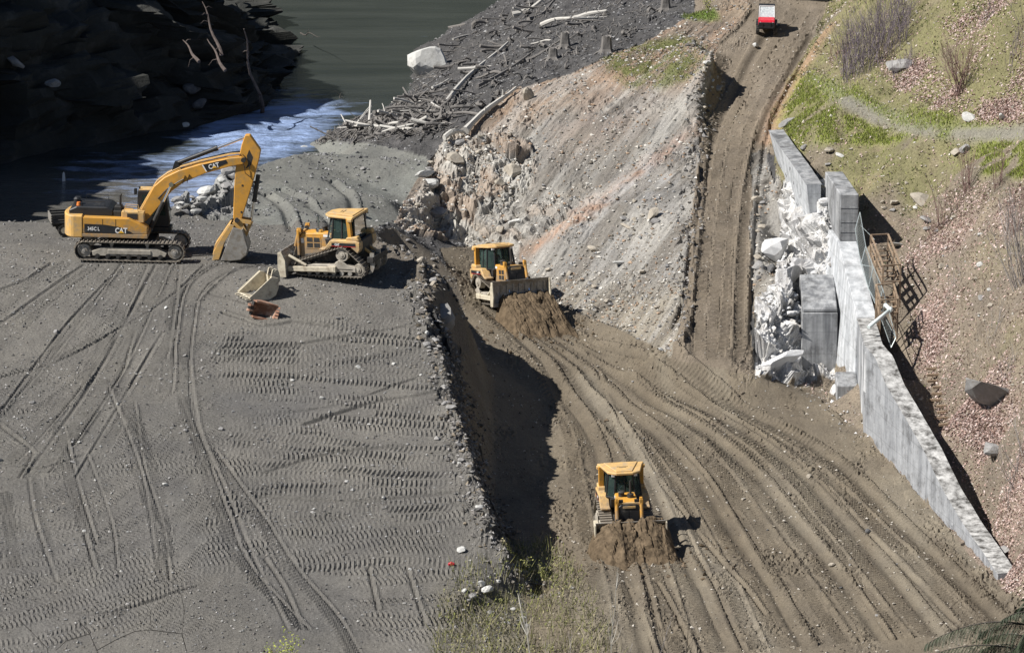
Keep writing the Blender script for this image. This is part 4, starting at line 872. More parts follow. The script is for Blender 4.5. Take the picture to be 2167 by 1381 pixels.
# ---------------------------------------------------------------- bulldozers
def build_dozer(loc, rot, label, blade_drop=0.0, detail='side', grille=MBK, fill_rot=0.0):
    r = empty('bulldozer', loc, rot); tag(r, label, 'bulldozer', 'yellow bulldozers at work on the site')
    for s in (-1, 1):
        yc = s * 1.02
        make_track(r, yc, .60, [(-.72, 1.20, .42), (1.62, .44, .39), (-1.62, .44, .39)], .2,
                   [(-.72, 1.20, .36, 'drive_sprocket'), (1.62, .44, .30, 'front_idler'), (-1.62, .44, .30, 'rear_idler')], MDUST)
        MB().prism([(-1.5, .30), (1.45, .30), (1.5, .52), (.9, .66), (-1.0, .66), (-1.5, .55)], yc - .22, yc + .26 if s > 0 else yc + .22).prism([(-1.35, .45), (-.2, .45), (-.35, .8), (-.6, .95), (-.9, .8)], yc + s * .22, yc + s * .30).obj('track_frame', MDUST, r, .03)
        for k in range(6):
            x = -1.15 + k * .46; MB().cyl((x, yc - .25, .22), (x, yc + .25, .22), .12, 12).obj('track_roller', MST, r)
        # fenders, tank side and ROPS post
        MB().prism([(-1.75, 1.52), (-1.62, 1.30), (-1.2, 1.66), (-.2, 1.66), (.35, 1.40), (.55, 1.40), (.55, 1.50), (.25, 1.52), (-.1, 1.98), (-1.55, 1.98), (-1.75, 1.9)], s * .74, s * 1.22).obj('fender_box', MYP, r, .03)
        MB().prism([(-1.72, 1.98), (-.95, 1.98), (-1.0, 2.14), (-1.6, 2.2)], s * .80, s * 1.16).obj('tank_cover', MYP, r, .03)
        MB().bar((-1.18, s * .98, 2.08), (-1.10, s * .98, 3.16), .2, .26).obj('roof_post', MY, r, .02)
        MB().bar((1.75, s * .6, .62), (2.18, s * 1.2, .62), .12).obj('track_guard', MDUST, r)
        # push arm and brace
        MB().bar((-.35, s * 1.42, .46), (2.28, s * 1.42, .40), .16, .26).box((-.2, s * 1.38, .46), (.45, .22, .32)).obj('push_arm', MTAN, r, .02)
        MB().cyl((1.25, s * 1.42, .62), (2.22, s * 1.42, 1.12), .075, 10).obj('tilt_brace', MTAN, r)
    MB().prism([(-1.6, .62), (1.65, .62), (1.65, 1.0), (-1.6, 1.45)], -.62, .62).obj('main_frame', MDK, r, .03)
    hood = MB().prism([(.15, .95), (1.92, .78), (1.98, 1.0), (1.90, 2.02), (1.75, 2.10), (.15, 2.18)], -.50, .50).obj('engine_hood', MY, r, .04)
    for s in (-1, 1):
        MB().box((1.15, s * .508, 1.62), (.86, .016, .66)).obj('side_screen_frame', MY, hood, .004)
        for a in (0, 1):
            for c in (0, 1): MB().box((.95 + .40 * a, s * .519, 1.48 + .30 * c), (.33, .008, .24)).obj('side_screen', MDK, hood)
        MB().box((1.78, s * .506, 1.72), (.16, .01, .26)).obj('white_label', MWHT, hood)
        MB().box((.42, s * .506, 2.02), (.3, .01, .12)).obj('white_label', MWHT, hood)
        MB().box((-.85, s * 1.226, 1.77), (1.35, .012, .16)).obj('dark_stripe', MBK, r)
        MB().box((-.85, s * 1.226, 1.675), (1.35, .012, .03)).obj('red_stripe', MREDL, r)
    lettering('lettering', 'CAT', .16, MWHT, r, (-.35, 1.236, 1.71), (R(90), 0, R(180)), .9, .03)
    lettering('lettering', 'CAT', .16, MWHT, r, (-.70, -1.236, 1.71), (R(90), 0, 0), .9, .03)
    # nose with the black radiator guard
    MB().prism([(-.52, .70), (.52, .70), (.52, 2.0), (.40, 2.10), (-.40, 2.10), (-.52, 2.0)], 1.93, 2.04, 'yz').obj('radiator_guard', grille, r, .02)
    for s in (-1, 1): MB().box((2.05, s * .26, 1.28), (.02, .47, 1.0)).obj('grille_door', MBK, r, .006)
    for s in (-1, 1):
        MB().bar((1.96, s * .60, .95), (1.96, s * .60, 2.34), .13, .17).obj('cylinder_post', MY, r, .015)
        a, bb = Vector((1.90, s * .60, 2.30)), Vector((2.36, s * .60, .72)); d = bb - a
        cy = MB().cyl(a, a + d * .55, .085, 12).box((a.x, a.y, a.z), (.22, .12, .2)).obj('lift_cylinder', MY, r)
        MB().cyl(a + d * .55, bb, .05, 10).obj('piston_rod', MCHR, cy)
        MB().box((1.85, s * .38, 2.22), (.14, .2, .16)).box((1.93, s * .38, 2.22), (.02, .16, .12)).obj('headlight', MBK, r)
    MB().box((1.9, 0, 2.12), (.12, 1.2, .1)).box((2.07, 0, 1.98), (.02, .62, .12)).obj('nose_bar', MYP, r, .01)
    MB().cyl((.95, .2, 2.12), (.95, .2, 2.32), .16, 14).cyl((.95, .2, 2.32), (.95, .2, 2.98), .055, 12).obj('exhaust_pipe', MCHR if detail == 'side' else MDK, r)
    MB().cyl((.75, -.22, 2.12), (.75, -.22, 2.36), .15, 14).cyl((.75, -.22, 2.36), (.75, -.22, 2.42), .19, 14, .12).obj('air_cleaner', MDK, r)
    # cab: black frame, glass all round, yellow roof
    fr = MB()
    bot = [(.30, -.52), (-.05, -.86), (-1.35, -.86), (-1.35, .86), (-.05, .86), (.30, .52)]; top = [(.10, -.42), (-.15, -.74), (-1.30, -.74), (-1.30, .74), (-.15, .74), (.10, .42)]
    for i in range(6):
        a, c = (*bot[i], 1.92), (*top[i], 3.04); fr.bar(a, c, .075)
        j = (i + 1) % 6; fr.bar((*bot[i], 1.92), (*bot[j], 1.92), .09); fr.bar((*top[i], 3.04), (*top[j], 3.04), .08)
    for s in (-1, 1): fr.bar((-.62, s * .86, 1.92), (-.62, s * .74, 3.04), .07)
    fr.bar((.30, 0, 1.9), (.10, 0, 3.04), .05)
    cab = fr.obj('cab_frame', MBK, r, .008)
    MB().prism([(-1.38, 1.46), (.30, 1.46), (.42, 1.92), (-1.38, 1.92)], -.70, .70).obj('cab_floor', MBK, cab, .02)
    g_ = [((.30, -.52), (.30, .52), (.10, .42), (.10, -.42))]
    for i in range(6):
        j = (i + 1) % 6; MB().add([(*bot[i], 1.93), (*bot[j], 1.93), (*top[j], 3.03), (*top[i], 3.03)], [(0, 1, 2, 3)]).obj('cab_window', MGL, cab)
    MB().prism([(-.95, 1.92), (-.35, 1.92), (-.35, 2.12), (-.82, 2.14), (-.92, 2.7), (-1.06, 2.7)], -.26, .26).obj('seat', MBK, cab, .03)
    roof = MB().prism([(.42, -.42), (.12, -.80), (-.95, -1.02), (-1.32, -1.14), (-1.40, -1.14), (-1.40, 1.14), (-1.32, 1.14), (-.95, 1.02), (.12, .80), (.42, .42)], 3.10, 3.22, 'xy').prism([(.22, -.40), (-1.3, -.85), (-1.3, .85), (.22, .40)], 3.22, 3.27, 'xy').obj('roof', MYP, r, .03)
    for s in (-1, 1):
        MB().box((-1.22, s * 1.08, 3.06), (.26, .22, .16)).obj('roof_lamp_box', MYP, roof, .02)
        MB().box((.22, s * .55, 3.05), (.08, .16, .12)).obj('roof_lamp', MWHT, roof)
    for k in range(2): MB().box((-.50 + .14 * k, 0, 3.274), (.05, .55 - .2 * k, .006)).obj('roof_notice', MDK, roof)
    MB().box((-.95, 0, 3.12), (.7, 1.5, .1)).obj('roof_frame', MYD, roof)
    # blade and ripper
    bp_ = [(2.42, .02), (2.36, .35), (2.34, .75), (2.42, 1.12), (2.60, 1.40)]; bi = [(x - .07, z_) for x, z_ in bp_[::-1]]
    bl = MB().prism(bp_ + bi, -1.72, 1.72).obj('blade', MST, r, .01)
    for s in (-1, 1): MB().prism([(2.28, .0), (2.62, .0), (2.74, .5), (2.70, 1.32), (2.5, 1.36), (2.3, .9)], s * 1.74 - .035, s * 1.74 + .035).obj('blade_end_plate', MTAN, bl, .01)
    MB().box((2.40, 0, .06), (.1, 3.5, .2)).obj('cutting_edge', MST, bl)
    for k in range(9): MB().bar((2.28, -1.5 + k * .375, .35), (2.46, -1.5 + k * .375, 1.28), .05, .1).obj('blade_rib', MDUST, bl)
    rb = MB().box((-2.25, 0, .95), (.35, 2.1, .32)).bar((-1.6, .5, .85), (-2.3, .5, .95), .16).bar((-1.6, -.5, .85), (-2.3, -.5, .95), .16).obj('ripper_frame', MDK, r, .02)
    for yy in (-.9, 0, .9): MB().prism([(-2.42, 1.3), (-2.2, 1.3), (-2.2, .4), (-2.05, .15), (-2.3, .25), (-2.42, .5)], yy - .05, yy + .05).obj('ripper_shank', MST, rb)
    for s in (-1, 1): MB().cyl((-1.6, s * .35, 1.45), (-2.25, s * .35, 1.0), .075, 10).obj('ripper_cylinder', MYD, r)
    MB().box((-1.62, 0, 1.55), (.2, 1.45, .8)).obj('rear_tank', MDK, r, .04)
    return r
def gsm(X, Y):
    global GZ
    keep_ = GZ; GZ = GZS; r = gz(X, Y); GZ = keep_; return r
def soil_heap(loc, rotz, sx, sy, h, label, seed):
    """loose soil banked against a blade: full height at the back, running out in front and at the sides"""
    n = 64; a, v = np.meshgrid(np.linspace(0, 1, n), np.linspace(-1, 1, n))
    ed = 1 - np.clip(np.abs(v), 0, 1) ** (7 - 4.5 * a); sh = np.clip(1 - a ** 1.5, 0, 1) ** 1.1
    reach = 1 + .18 * fbm(v * 2.2, v * 0 + seed, 3, seed)
    zz = h * ed * sh * (1 + .16 * fbm(a * 2, v * 2.3, 3, seed + 1)); w = np.clip(ed * 3, 0, 1) * np.clip((1 - a) * 5, 0, 1)
    zz += w * (.16 * (blocks(a * 3.2, v * 4.5, seed, .9)[0] - .5) + .06 * (blocks(a * 8, v * 11, seed + 9, .9)[0] - .5) + .03 * (blocks(a * 14, v * 20, seed + 19, .9)[0] - .5)) - .12
    iv = np.arange(n * n).reshape(n, n); q = np.stack([iv[:-1, :-1], iv[:-1, 1:], iv[1:, 1:], iv[1:, :-1]], -1).reshape(-1, 4)
    o = link('soil_heap', np_mesh('soil_heap', np.stack([a * sx * reach, v * sy, zz + gsm(loc[0] + a * sx * reach * math.cos(rotz) - v * sy * math.sin(rotz), loc[1] + a * sx * reach * math.sin(rotz) + v * sy * math.cos(rotz)) - loc[2]], -1).reshape(-1, 3), q, MSOIL)); o.location = loc; o.rotation_euler = (0, 0, rotz)
    tag(o, label, 'soil heap'); return o
def seat_on(loc_px, heading, lift=0.0, half=1.4, follow=1.0, pitch=0.0):
    """stand a machine on the ground seen at a spot of the photo, tilted with the ground under it"""
    p = T(*loc_px); h = Vector((heading[0], heading[1], 0)).normalized(); sd = Vector((-h.y, h.x, 0))
    zf = float(gz(p.x + h.x * half, p.y + h.y * half)); zb = float(gz(p.x - h.x * half, p.y - h.y * half)); zl = float(gz(p.x + sd.x, p.y + sd.y)); zr_ = float(gz(p.x - sd.x, p.y - sd.y))
    fx_ = Vector((h.x * 2 * half, h.y * 2 * half, (zf - zb) * follow + 2 * half * math.tan(pitch))).normalized(); ly = Vector((sd.x * 2, sd.y * 2, (zl - zr_) * follow)); up = fx_.cross(ly).normalized(); ly = up.cross(fx_)
    M = Matrix((fx_, ly, up)).transposed(); c = Vector((p.x, p.y, (zf + zb + zl + zr_) / 4 + lift))
    return c, M.to_euler(), M
exc_c, exc_r, _M = seat_on((281, 541), (1, -.03), .02, 2.0)
build_excavator(exc_c, exc_r)
c, e, M1 = seat_on((717, 574), (-.94, .34), .06, follow=.15, pitch=R(-2)); D1 = build_dozer(c, e, 'yellow bulldozer facing left beside the excavator, side on with tall exhaust pipe')
c, e, M2 = seat_on((1066, 640), (.40, -.92), .0, follow=0, pitch=R(9)); D2 = build_dozer(c, e, 'yellow bulldozer pushing a brown soil heap at the top of the lower road', detail='front')
D2c = c
c, e, M3 = seat_on((1322, 1128), (.10, -1), .03); D3 = build_dozer(c, e, 'nearest yellow bulldozer, facing the viewer with soil heaped against its blade', detail='front')
D3c = c
def on_machine(c, M, v): return c + M @ Vector(v)
sculpt_person('person', 'person in pink shirt and white cap driving the dozer farther up the road', on_machine(D2c, M2, (-.72, 0, 2.10)), M2.to_euler().z, MSHIRT, MCLOTH)
sculpt_person('person', 'person in dark clothing and white cap driving the nearest dozer', on_machine(D3c, M3, (-.72, 0, 2.10)), M3.to_euler().z, MCLOTH, MCLOTH)
def heap_at(c, M, fwd, label, seed, sx, sy, h, side=0):
    p = on_machine(c, M, (fwd, side, 0)); z0 = float(gz(p.x, p.y)); soil_heap((p.x, p.y, z0 + .02), M.to_euler().z, sx, sy, h, label, seed)
heap_at(D2c, M2, 2.36, 'brown soil heap in front of the dozer at the top of the lower road', 501, 3.2, 1.95, 1.45, .4)
heap_at(D3c, M3, 2.38, 'brown soil heap spilling from the blade of the nearest dozer', 502, 3.0, 2.15, 1.55)

# ---------------------------------------------------------------- small vehicles and spare buckets
def wheel(root, x, yc, z_, r, w, rim):
    wm = MB().cyl((x, yc - w / 2, z_), (x, yc + w / 2, z_), r, 20)
    for k in range(14):
        a = 2 * math.pi * k / 14; wm.box((x + (r + .008) * math.cos(a), yc, z_ + (r + .008) * math.sin(a)), (.05, w * .95, .04), Matrix.Rotation(-a + math.pi / 2, 3, 'Y'))
    o = wm.obj('wheel', MRUB, root, .01)
    MB().cyl((x, yc - w / 2 - .01, z_), (x, yc + w / 2 + .01, z_), r * .52, 14).obj('rim', rim, o)
def build_utv(loc, rot):
    r = empty('utility_vehicle', loc, rot); tag(r, 'small red utility vehicle with white glare painted on its windshield, parked at the top of the access road', 'utility vehicle')
    MB().prism([(-1.35, .42), (1.15, .42), (1.3, .6), (1.3, .8), (.4, .62), (-.3, .62), (-.4, .95), (-1.35, .95)], -.62, .62).obj('chassis', MDK, r, .03)
    hood = MB().prism([(.45, .62), (1.36, .72), (1.40, .92), (1.22, 1.10), (.5, 1.22), (.42, 1.1)], -.62, .62).obj('hood', MRED, r, .05)
    MB().prism([(1.36, .45), (1.45, .5), (1.45, .98), (1.38, 1.0)], -.60, .60).box((1.46, 0, .62), (.06, 1.1, .09)).bar((1.47, -.3, .6), (1.47, -.3, .95), .05).bar((1.47, .3, .6), (1.47, .3, .95), .05).obj('front_guard', MBK, r, .01)
    for s in (-1, 1):
        MB().cyl((1.33, s * .47, .93), (1.41, s * .47, .91), .08, 10).obj('headlight', MWHT, hood)
        for a, c in (((.48, s * .60, 1.15), (.18, s * .58, 1.92)), ((-.45, s * .62, .9), (-.40, s * .58, 1.92)), ((.18, s * .58, 1.92), (-.40, s * .58, 1.92))): MB().bar(a, c, .06).obj('roll_bar', MBK, r)
        MB().prism([(-1.3, .95), (-.45, .95), (-.45, 1.22), (-1.35, 1.22)], s * .62 - .02, s * .62 + .02).obj('bed_side', MBK, r)
        for x in (.92, -.92): wheel(r, x, s * .66, .34, .34, .26, MTAN)
        MB().prism([(.5, .76), (.7, .86), (1.15, .86), (1.34, .74), (1.34, .8), (1.15, .92), (.68, .92), (.48, .82)], s * .60, s * .80).obj('wheel_arch', MBK, r)
    MB().box((-1.34, 0, 1.08), (.04, 1.24, .28)).box((-.88, 0, .97), (.9, 1.2, .04)).obj('cargo_bed', MBK, r)
    m, nt, b = new_mat('glare_windshield')
    nt.links.new(ramp(nt, noise(nt, 9, 6, .7), [(.3, (.36, .42, .46)), (.6, (.72, .78, .8))]), b.inputs['Base Color']); b.inputs['Roughness'].default_value = .35  # mottled white base colour stands in for glare reflected by the glass
    ws = MB().add([(.56, -.56, 1.10), (.56, .56, 1.10), (.18, .54, 1.98), (.18, -.54, 1.98), (.59, -.56, 1.10), (.59, .56, 1.10), (.21, .54, 1.98), (.21, -.54, 1.98)], [(0, 1, 2, 3), (7, 6, 5, 4), (0, 4, 5, 1), (1, 5, 6, 2), (2, 6, 7, 3), (3, 7, 4, 0)]).obj('windshield', m, r)
    fw = MB()
    for a, c in (((.59, -.58, 1.10), (.59, .58, 1.10)), ((.21, -.56, 1.99), (.21, .56, 1.99)), ((.59, -.58, 1.10), (.21, -.56, 1.99)), ((.59, .58, 1.10), (.21, .56, 1.99))): fw.bar(a, c, .055)
    fw.obj('windshield_frame', MWHT, ws)
    MB().prism([(-.42, .85), (-.05, .85), (-.05, 1.0), (-.3, 1.02), (-.38, 1.5), (-.48, 1.5)], -.56, .56).obj('bench_seat', MBK, r, .03)
    MB().box((-.14, 0, 2.0), (.66, 1.22, .05)).obj('roof', MBK, r, .02)
    MB().tube([(.35, .3, 1.1), (.1, .3, 1.28)], .03, 6).cyl((.1, .3, 1.26), (.07, .3, 1.3), .17, 14).obj('steering_wheel', MBK, r)
    return r
c, e, Mu = seat_on((1622, 68), (-.06, -1), .02, 1.0, .25); build_utv(c, e).scale = (.84, .84, .84)
def build_truck(loc, rot):
    r = empty('pickup_truck', loc, rot); tag(r, 'dark flatbed truck with slatted sides partly hidden behind the excavator', 'truck')
    MB().prism([(-1.9, .62), (2.6, .62), (2.6, .85), (-1.9, .85)], -.45, .45).obj('chassis', MDK, r, .02)
    for s in (-1, 1):
        bd = MB().prism([(-2.0, .95), (.55, .95), (.55, 1.02), (-2.0, 1.02)], s * .95 - .03, s * .95 + .03).obj('bed_side', MDK, r)
        for zz in (1.14, 1.32, 1.50): MB().box((-.75, s * .96, zz), (2.6, .04, .13)).obj('bed_plank', MBK, bd)
        for x in (-1.95, -.7, .5): MB().box((x, s * .92, 1.25), (.07, .05, .62)).obj('bed_stake', MST, bd)
        for x in (-1.15, 1.75): wheel(r, x, s * .86, .42, .42, .28, MTAN)
    tg = MB().box((-2.02, 0, .98), (.05, 1.9, .07)).obj('tailgate', MST, r)
    for zz in (1.14, 1.32, 1.50): MB().box((-2.03, 0, zz), (.05, 1.86, .13)).obj('bed_plank', MST, tg)
    MB().box((-.75, 0, .92), (2.6, 1.9, .06)).obj('bed_floor', MDK, r)
    cb = MB().prism([(.7, .7), (2.75, .7), (2.8, 1.15), (1.85, 1.25), (1.5, 1.85), (.8, 1.88), (.7, 1.7)], -.85, .85).obj('cab', MBK, r, .06)
    for s in (-1, 1): MB().prism([(.9, 1.28), (1.72, 1.28), (1.45, 1.76), (.92, 1.78)], s * .86 - .008, s * .86 + .008).obj('window', MGL, cb)
    return r
    return r
c, e, _ = seat_on((166, 494), (.97, .22), .02, 1.2, .3); build_truck(c, e).scale = (.76, .76, .76)
def build_bucket(name, mat, loc, rot, w, label, size=1.0):
    r = empty(name, loc, rot); tag(r, label, 'excavator bucket')
    outer = [(-.55, 1.05), (-.62, .62), (-.52, .25), (-.2, .03), (.25, .0), (.75, .05)]; inner = [(.75, .10), (.25, .05), (-.17, .09), (-.46, .29), (-.56, .62), (-.49, 1.05)]
    sc = lambda ps: [(x * size, z_ * size) for x, z_ in ps]
    MB().prism(sc(outer + inner), -w, w).obj('shell', mat, r, .01)
    for s in (-1, 1):
        MB().prism(sc([(-.55, 1.08), (-.2, 1.12), (.82, .12), (.78, .02), (.25, .0), (-.2, .03), (-.52, .25), (-.62, .62)]), s * w - .035, s * w + .035).obj('side_plate', mat, r, .01)
        MB().prism(sc([(-.35, 1.02), (-.2, 1.14), (.84, .14), (.78, .02)]), s * w + s * .035, s * w + s * .07).obj('wear_strip', mat, r)
    er = []
    for s in (-1, 1): MB().prism(sc([(-.75, 1.28), (-.58, 1.42), (-.42, 1.38), (-.38, 1.08), (-.52, .45), (-.64, .5), (-.86, .85), (-.84, 1.05)]), s * w * .33 - .045, s * w * .33 + .045).cyl((-.62 * size, s * w * .33 - .07, 1.28 * size), (-.62 * size, s * w * .33 + .07, 1.28 * size), .11 * size, 12).obj('hinge_ear', mat, r, .01)
    MB().cyl((-.62 * size, -w * .4, 1.28 * size), (-.62 * size, w * .4, 1.28 * size), .055, 10).cyl((-.72 * size, -w * .4, .95 * size), (-.72 * size, w * .4, .95 * size), .055, 10).box((-.5 * size, 0, 1.08 * size), (.16, w * 1.9, .08)).obj('cross_bar', MDK, r)
    for k in range(5):
        yy = (-.86 + .43 * k) * w; MB().prism(sc([(.70, .10), (.70, .0), (1.0, .02), (1.0, .05)]), yy - .055, yy + .055).obj('tooth', mat, r)
    return r
p = T(548, 634); build_bucket('excavator_bucket', MTAN, (p.x, p.y + .5, p.z + .02), (R(-2), R(-6), R(-152)), .72, 'large tan excavator bucket lying on the gravel, mouth to the left', 1.12)
p = T(566, 672); build_bucket('excavator_bucket', MRUST, (p.x, p.y + .3, p.z + .32), (R(78), R(10), R(-38)), .40, 'small rusty excavator bucket on its side in front of the tan one', .78)

# ---------------------------------------------------------------- concrete of the old dam abutment
def concrete(name, lo, hi, streak=.5, stain=.4, vs=(2.2, 2.2, .12)):
    m, nt, b = new_mat(name)
    base_ = ramp(nt, noise(nt, 1.4, 8, .7), [(.3, lo), (.7, hi)])
    st = ramp(nt, noise(nt, 1.0, 5, .65, stretch=vs), [(.38, (.42, .43, .45)), (.56, (1, 1, 1)), (.75, (1.25, 1.25, 1.25))])
    o = mul(nt, base_, st, streak)
    bl = ramp(nt, noise(nt, .8, 9, .75), [(.5, (1, 1, 1)), (.62, (.3, .29, .28))]); o = mul(nt, o, bl, stain)
    tc = nt.nodes.new('ShaderNodeTexCoord'); sx = nt.nodes.new('ShaderNodeSeparateXYZ'); nt.links.new(tc.outputs['Object'], sx.inputs[0])
    w1 = N(nt, 'ShaderNodeMath', operation='PINGPONG'); nt.links.new(sx.outputs[2], w1.inputs[0]); w1.inputs[1].default_value = .6
    ln = ramp(nt, w1.outputs[0], [(0, (.72, .72, .72)), (.035, (1, 1, 1))]); o = mul(nt, o, ln, .8)
    nt.links.new(o, b.inputs['Base Color']); b.inputs['Roughness'].default_value = .9; b.inputs['Specular IOR Level'].default_value = .25
    bump(nt, b, noise(nt, 6, 8, .75), .5, .05); return m
MCON = concrete('pale_concrete', (.42, .44, .46), (.64, .66, .68))
MCONG = concrete('weathered_concrete', (.25, .255, .262), (.41, .42, .43), .85, .6)
MCONL = concrete('wing_wall_face', (.26, .27, .285), (.40, .415, .435), .5, .6)
MCONT = solid('wing_wall_top', (.5, .5, .49), .95, var=.35, scale=1.1, dirt=(.05, .047, .043), dirt_amt=.7, bmp=.6)
MWC = solid('broken_concrete', (.60, .605, .61), .95, var=.22, scale=1.2, dirt=(.32, .30, .27), dirt_amt=.2, bmp=.9)
def wall_run(name, foot, tops, thick, mat, parent, topmat=None, sub=.35, skirt=1.2, batter=0):
    """a wall following a line of foot points, top heights varying, built as a closed solid with a worn top"""
    foot = np.array(foot, float); s = np.r_[0, np.cumsum(np.hypot(*np.diff(foot[:, :2], axis=0).T))]
    q = np.linspace(0, s[-1], max(2, int(s[-1] / sub))); fx_ = np.stack([np.interp(q, s, foot[:, k]) for k in range(3)], -1); tz = np.interp(q, s, tops)
    d = np.gradient(fx_[:, :2], axis=0); d /= np.linalg.norm(d, axis=1)[:, None]; nr = np.stack([-d[:, 1], d[:, 0]], -1)
    tz = tz + .04 * fbm(q * .3, q * 0, 2, 200)
    rows = []
    for off, zz in ((-batter, fx_[:, 2] - skirt), (0, tz - .05), (.05, tz), (thick - .05, tz + .02), (thick, tz - .06), (thick, fx_[:, 2] - skirt)):
        rows.append(np.stack([fx_[:, 0] + nr[:, 0] * off, fx_[:, 1] + nr[:, 1] * off, zz + (.025 * fbm(q * 1.3, q * 0 + off * 9, 2, 201) if off not in (0, thick) else 0)], -1))
    V = np.stack(rows, 1); nq, nrw = len(q), 6; iv = np.arange(nq * nrw).reshape(nq, nrw)
    F_ = [(iv[i, k], iv[i + 1, k], iv[i + 1, (k + 1) % 6], iv[i, (k + 1) % 6]) for i in range(nq - 1) for k in range(6)]
    o = link(name, np_mesh(name, V.reshape(-1, 3), F_, mat), parent)
    me = o.data
    if topmat:
        me.materials.append(topmat); mi = np.array([1 if k in (1, 2, 3) else 0 for i in range(nq - 1) for k in range(6)], np.int32); me.polygons.foreach_set('material_index', mi)
    cap = MB().add([tuple(v) for v in V[0]], [(0, 1, 2, 3, 4, 5)]).add([tuple(v) for v in V[-1]], [(5, 4, 3, 2, 1, 0)]); cap.obj('wall_end', mat, o)
    return o
# the long wing wall running down the right-hand side
wf = [p for p, h in WING]; wt = [p[2] + h for p, h in WING]
wroot = empty('wing_wall', (0, 0, 0)); tag(wroot, 'long grey concrete wing wall tapering down to the bottom right corner', 'wall')
wall_run('wall', wf[::-1], wt[::-1], -.85, MCONL, wroot, MCONT)
MLIME = concrete('lime_streak', (.5, .51, .52), (.72, .73, .74), .8, .2, (3.5, 3.5, .1))
for yy, hw, z0, z1 in ((231.2, .55, -3.25, -7.6), (233.6, .3, -3.2, -6.6), (229.2, .25, -3.3, -5.4)):      # lime run below the pipe, a thin crust on the wall face
    i = int(np.argmin([abs(p[1] - yy) for p in wf])); xx = float(np.interp(-yy, [-p[1] for p in wf], [p[0] for p in wf])); dx = float(np.interp(-yy + hw, [-p[1] for p in wf], [p[0] for p in wf])) - xx
    MB().add([(xx - .014, yy + hw * .35, z0), (xx - .014, yy - hw * .3, z0), (xx - .012 + dx * .6, yy - hw * .9, z1), (xx - .012 - dx * .7, yy + hw, z1), (xx + .02, yy + hw * .35, z0), (xx + .02, yy - hw * .3, z0), (xx + .02 + dx * .6, yy - hw * .9, z1), (xx + .02 - dx * .7, yy + hw, z1)], [(0, 1, 2, 3), (7, 6, 5, 4), (0, 4, 5, 1), (1, 5, 6, 2), (2, 6, 7, 3), (3, 7, 4, 0)]).obj('lime_crust', MLIME, wroot)
# tall pier with stepped top
proot = empty('abutment_pier', (0, 0, 0)); tag(proot, 'tall grey concrete pier with a flat block on top and a sloping shoulder', 'pier')
def skewed(prof_yz, xl0, xl1, y_0, y_1, thick, name, mat, par, bev=.03):
    """solid between two side faces whose left side runs from xl0 (at y_0) to xl1 (at y_1)"""
    n = len(prof_yz); lx = lambda yy: xl0 + (xl1 - xl0) * (yy - y_0) / (y_1 - y_0)
    vs = [(lx(a), a, c) for a, c in prof_yz] + [(lx(a) + thick, a, c) for a, c in prof_yz]
    return MB().add(vs, [tuple(range(n)), tuple(range(2 * n - 1, n - 1, -1))] + [(i, i + n, (i + 1) % n + n, (i + 1) % n) for i in range(n)]).obj(name, mat, par, bev)
XB, XF, YB, YF = 17.45, 18.42, 250.0, 236.0
_vs, _fs = [], []
for yy, zt in ((236.0, -2.95), (243.0, -.32), (250.0, -.32)):
    tl = 17.83 - (yy - 243) * .0843; bl_ = 18.30 - (yy - 236) * .157; _vs += [(tl, yy, zt), (bl_, yy, -8.6), (tl + 1.04, yy, -8.6), (tl + 1.04, yy, zt)]
for i in (0, 1): _fs += [(i * 4 + k, i * 4 + (k + 1) % 4, i * 4 + 4 + (k + 1) % 4, i * 4 + 4 + k) for k in range(4)]
MB().add(_vs, _fs + [(0, 1, 2, 3), (8, 9, 10, 11)]).obj('shoulder', MCON, proot, .03)
skewed([(243.0, -.315), (243.0, 2.3), (249.2, 2.35), (249.2, -.315)], XB + .0, XB + (XF - XB) * .5, YB, 243.0, 1.02, 'top_block', MCONG, proot, .05)
for zz in (1.55, .75, .2): MB().box((18.44, 242.985, zz), (1.0, .02, .035)).obj('form_joint', MCONG, proot)
for k, xx in enumerate((.0, .25, .42, .6)): pass
# lower buttress in front of the pier
broot = empty('concrete_buttress', (0, 0, 0)); tag(broot, 'square concrete buttress with sloping cap standing in the white rubble', 'buttress')
skewed([(240.3, -8.8), (240.3, -3.72), (243.6, -3.72), (243.6, -8.8)], 15.75, 15.75, 240, 236, 1.95, 'buttress_body', MCONG, broot, .04)
skewed([(240.35, -3.70), (240.35, -3.5), (243.4, -2.25), (243.6, -2.4), (243.6, -3.70)], 15.8, 15.8, 240, 236, 1.88, 'buttress_cap', MCONG, broot, .05)
skewed([(234.6, -8.6), (234.6, -6.4), (236.2, -6.0), (236.2, -8.6)], 17.3, 17.3, 240, 236, 1.15, 'footing', MCONG, broot, .05)
# upper wing wall beside the access road
uroot = empty('broken_wall', (0, 0, 0)); tag(uroot, 'pale smooth broken wall with jagged top edge beside the access road', 'wall')
wall_run('wall', [(16.45, 248.5, -3.7), (15.95, 253, -2.4), (15.5, 258.5, -.9), (15.15, 263.2, .5)], [1.75, 2.05, 2.1, 2.1], -.8, MCON, uroot, MCONG, .3, 1.6, .85)
for k in range(26):
    a = rng.uniform(0, 1); yy = 250 + 12.5 * a; xx = np.interp(yy, [249.6, 254, 258.5, 263.2], [16.42, 16.0, 15.55, 15.2]); zz = 1.7 - rng.uniform(.2, 3.6) * (1 - .8 * a)
    xx -= .85 * (1.9 - zz) / 5.4; MB().bar((xx - .01, yy, zz), (xx - .06, yy - rng.uniform(.3, .9), zz - rng.uniform(.02, .12)), .025).obj('rebar_stub', MDK, uroot)
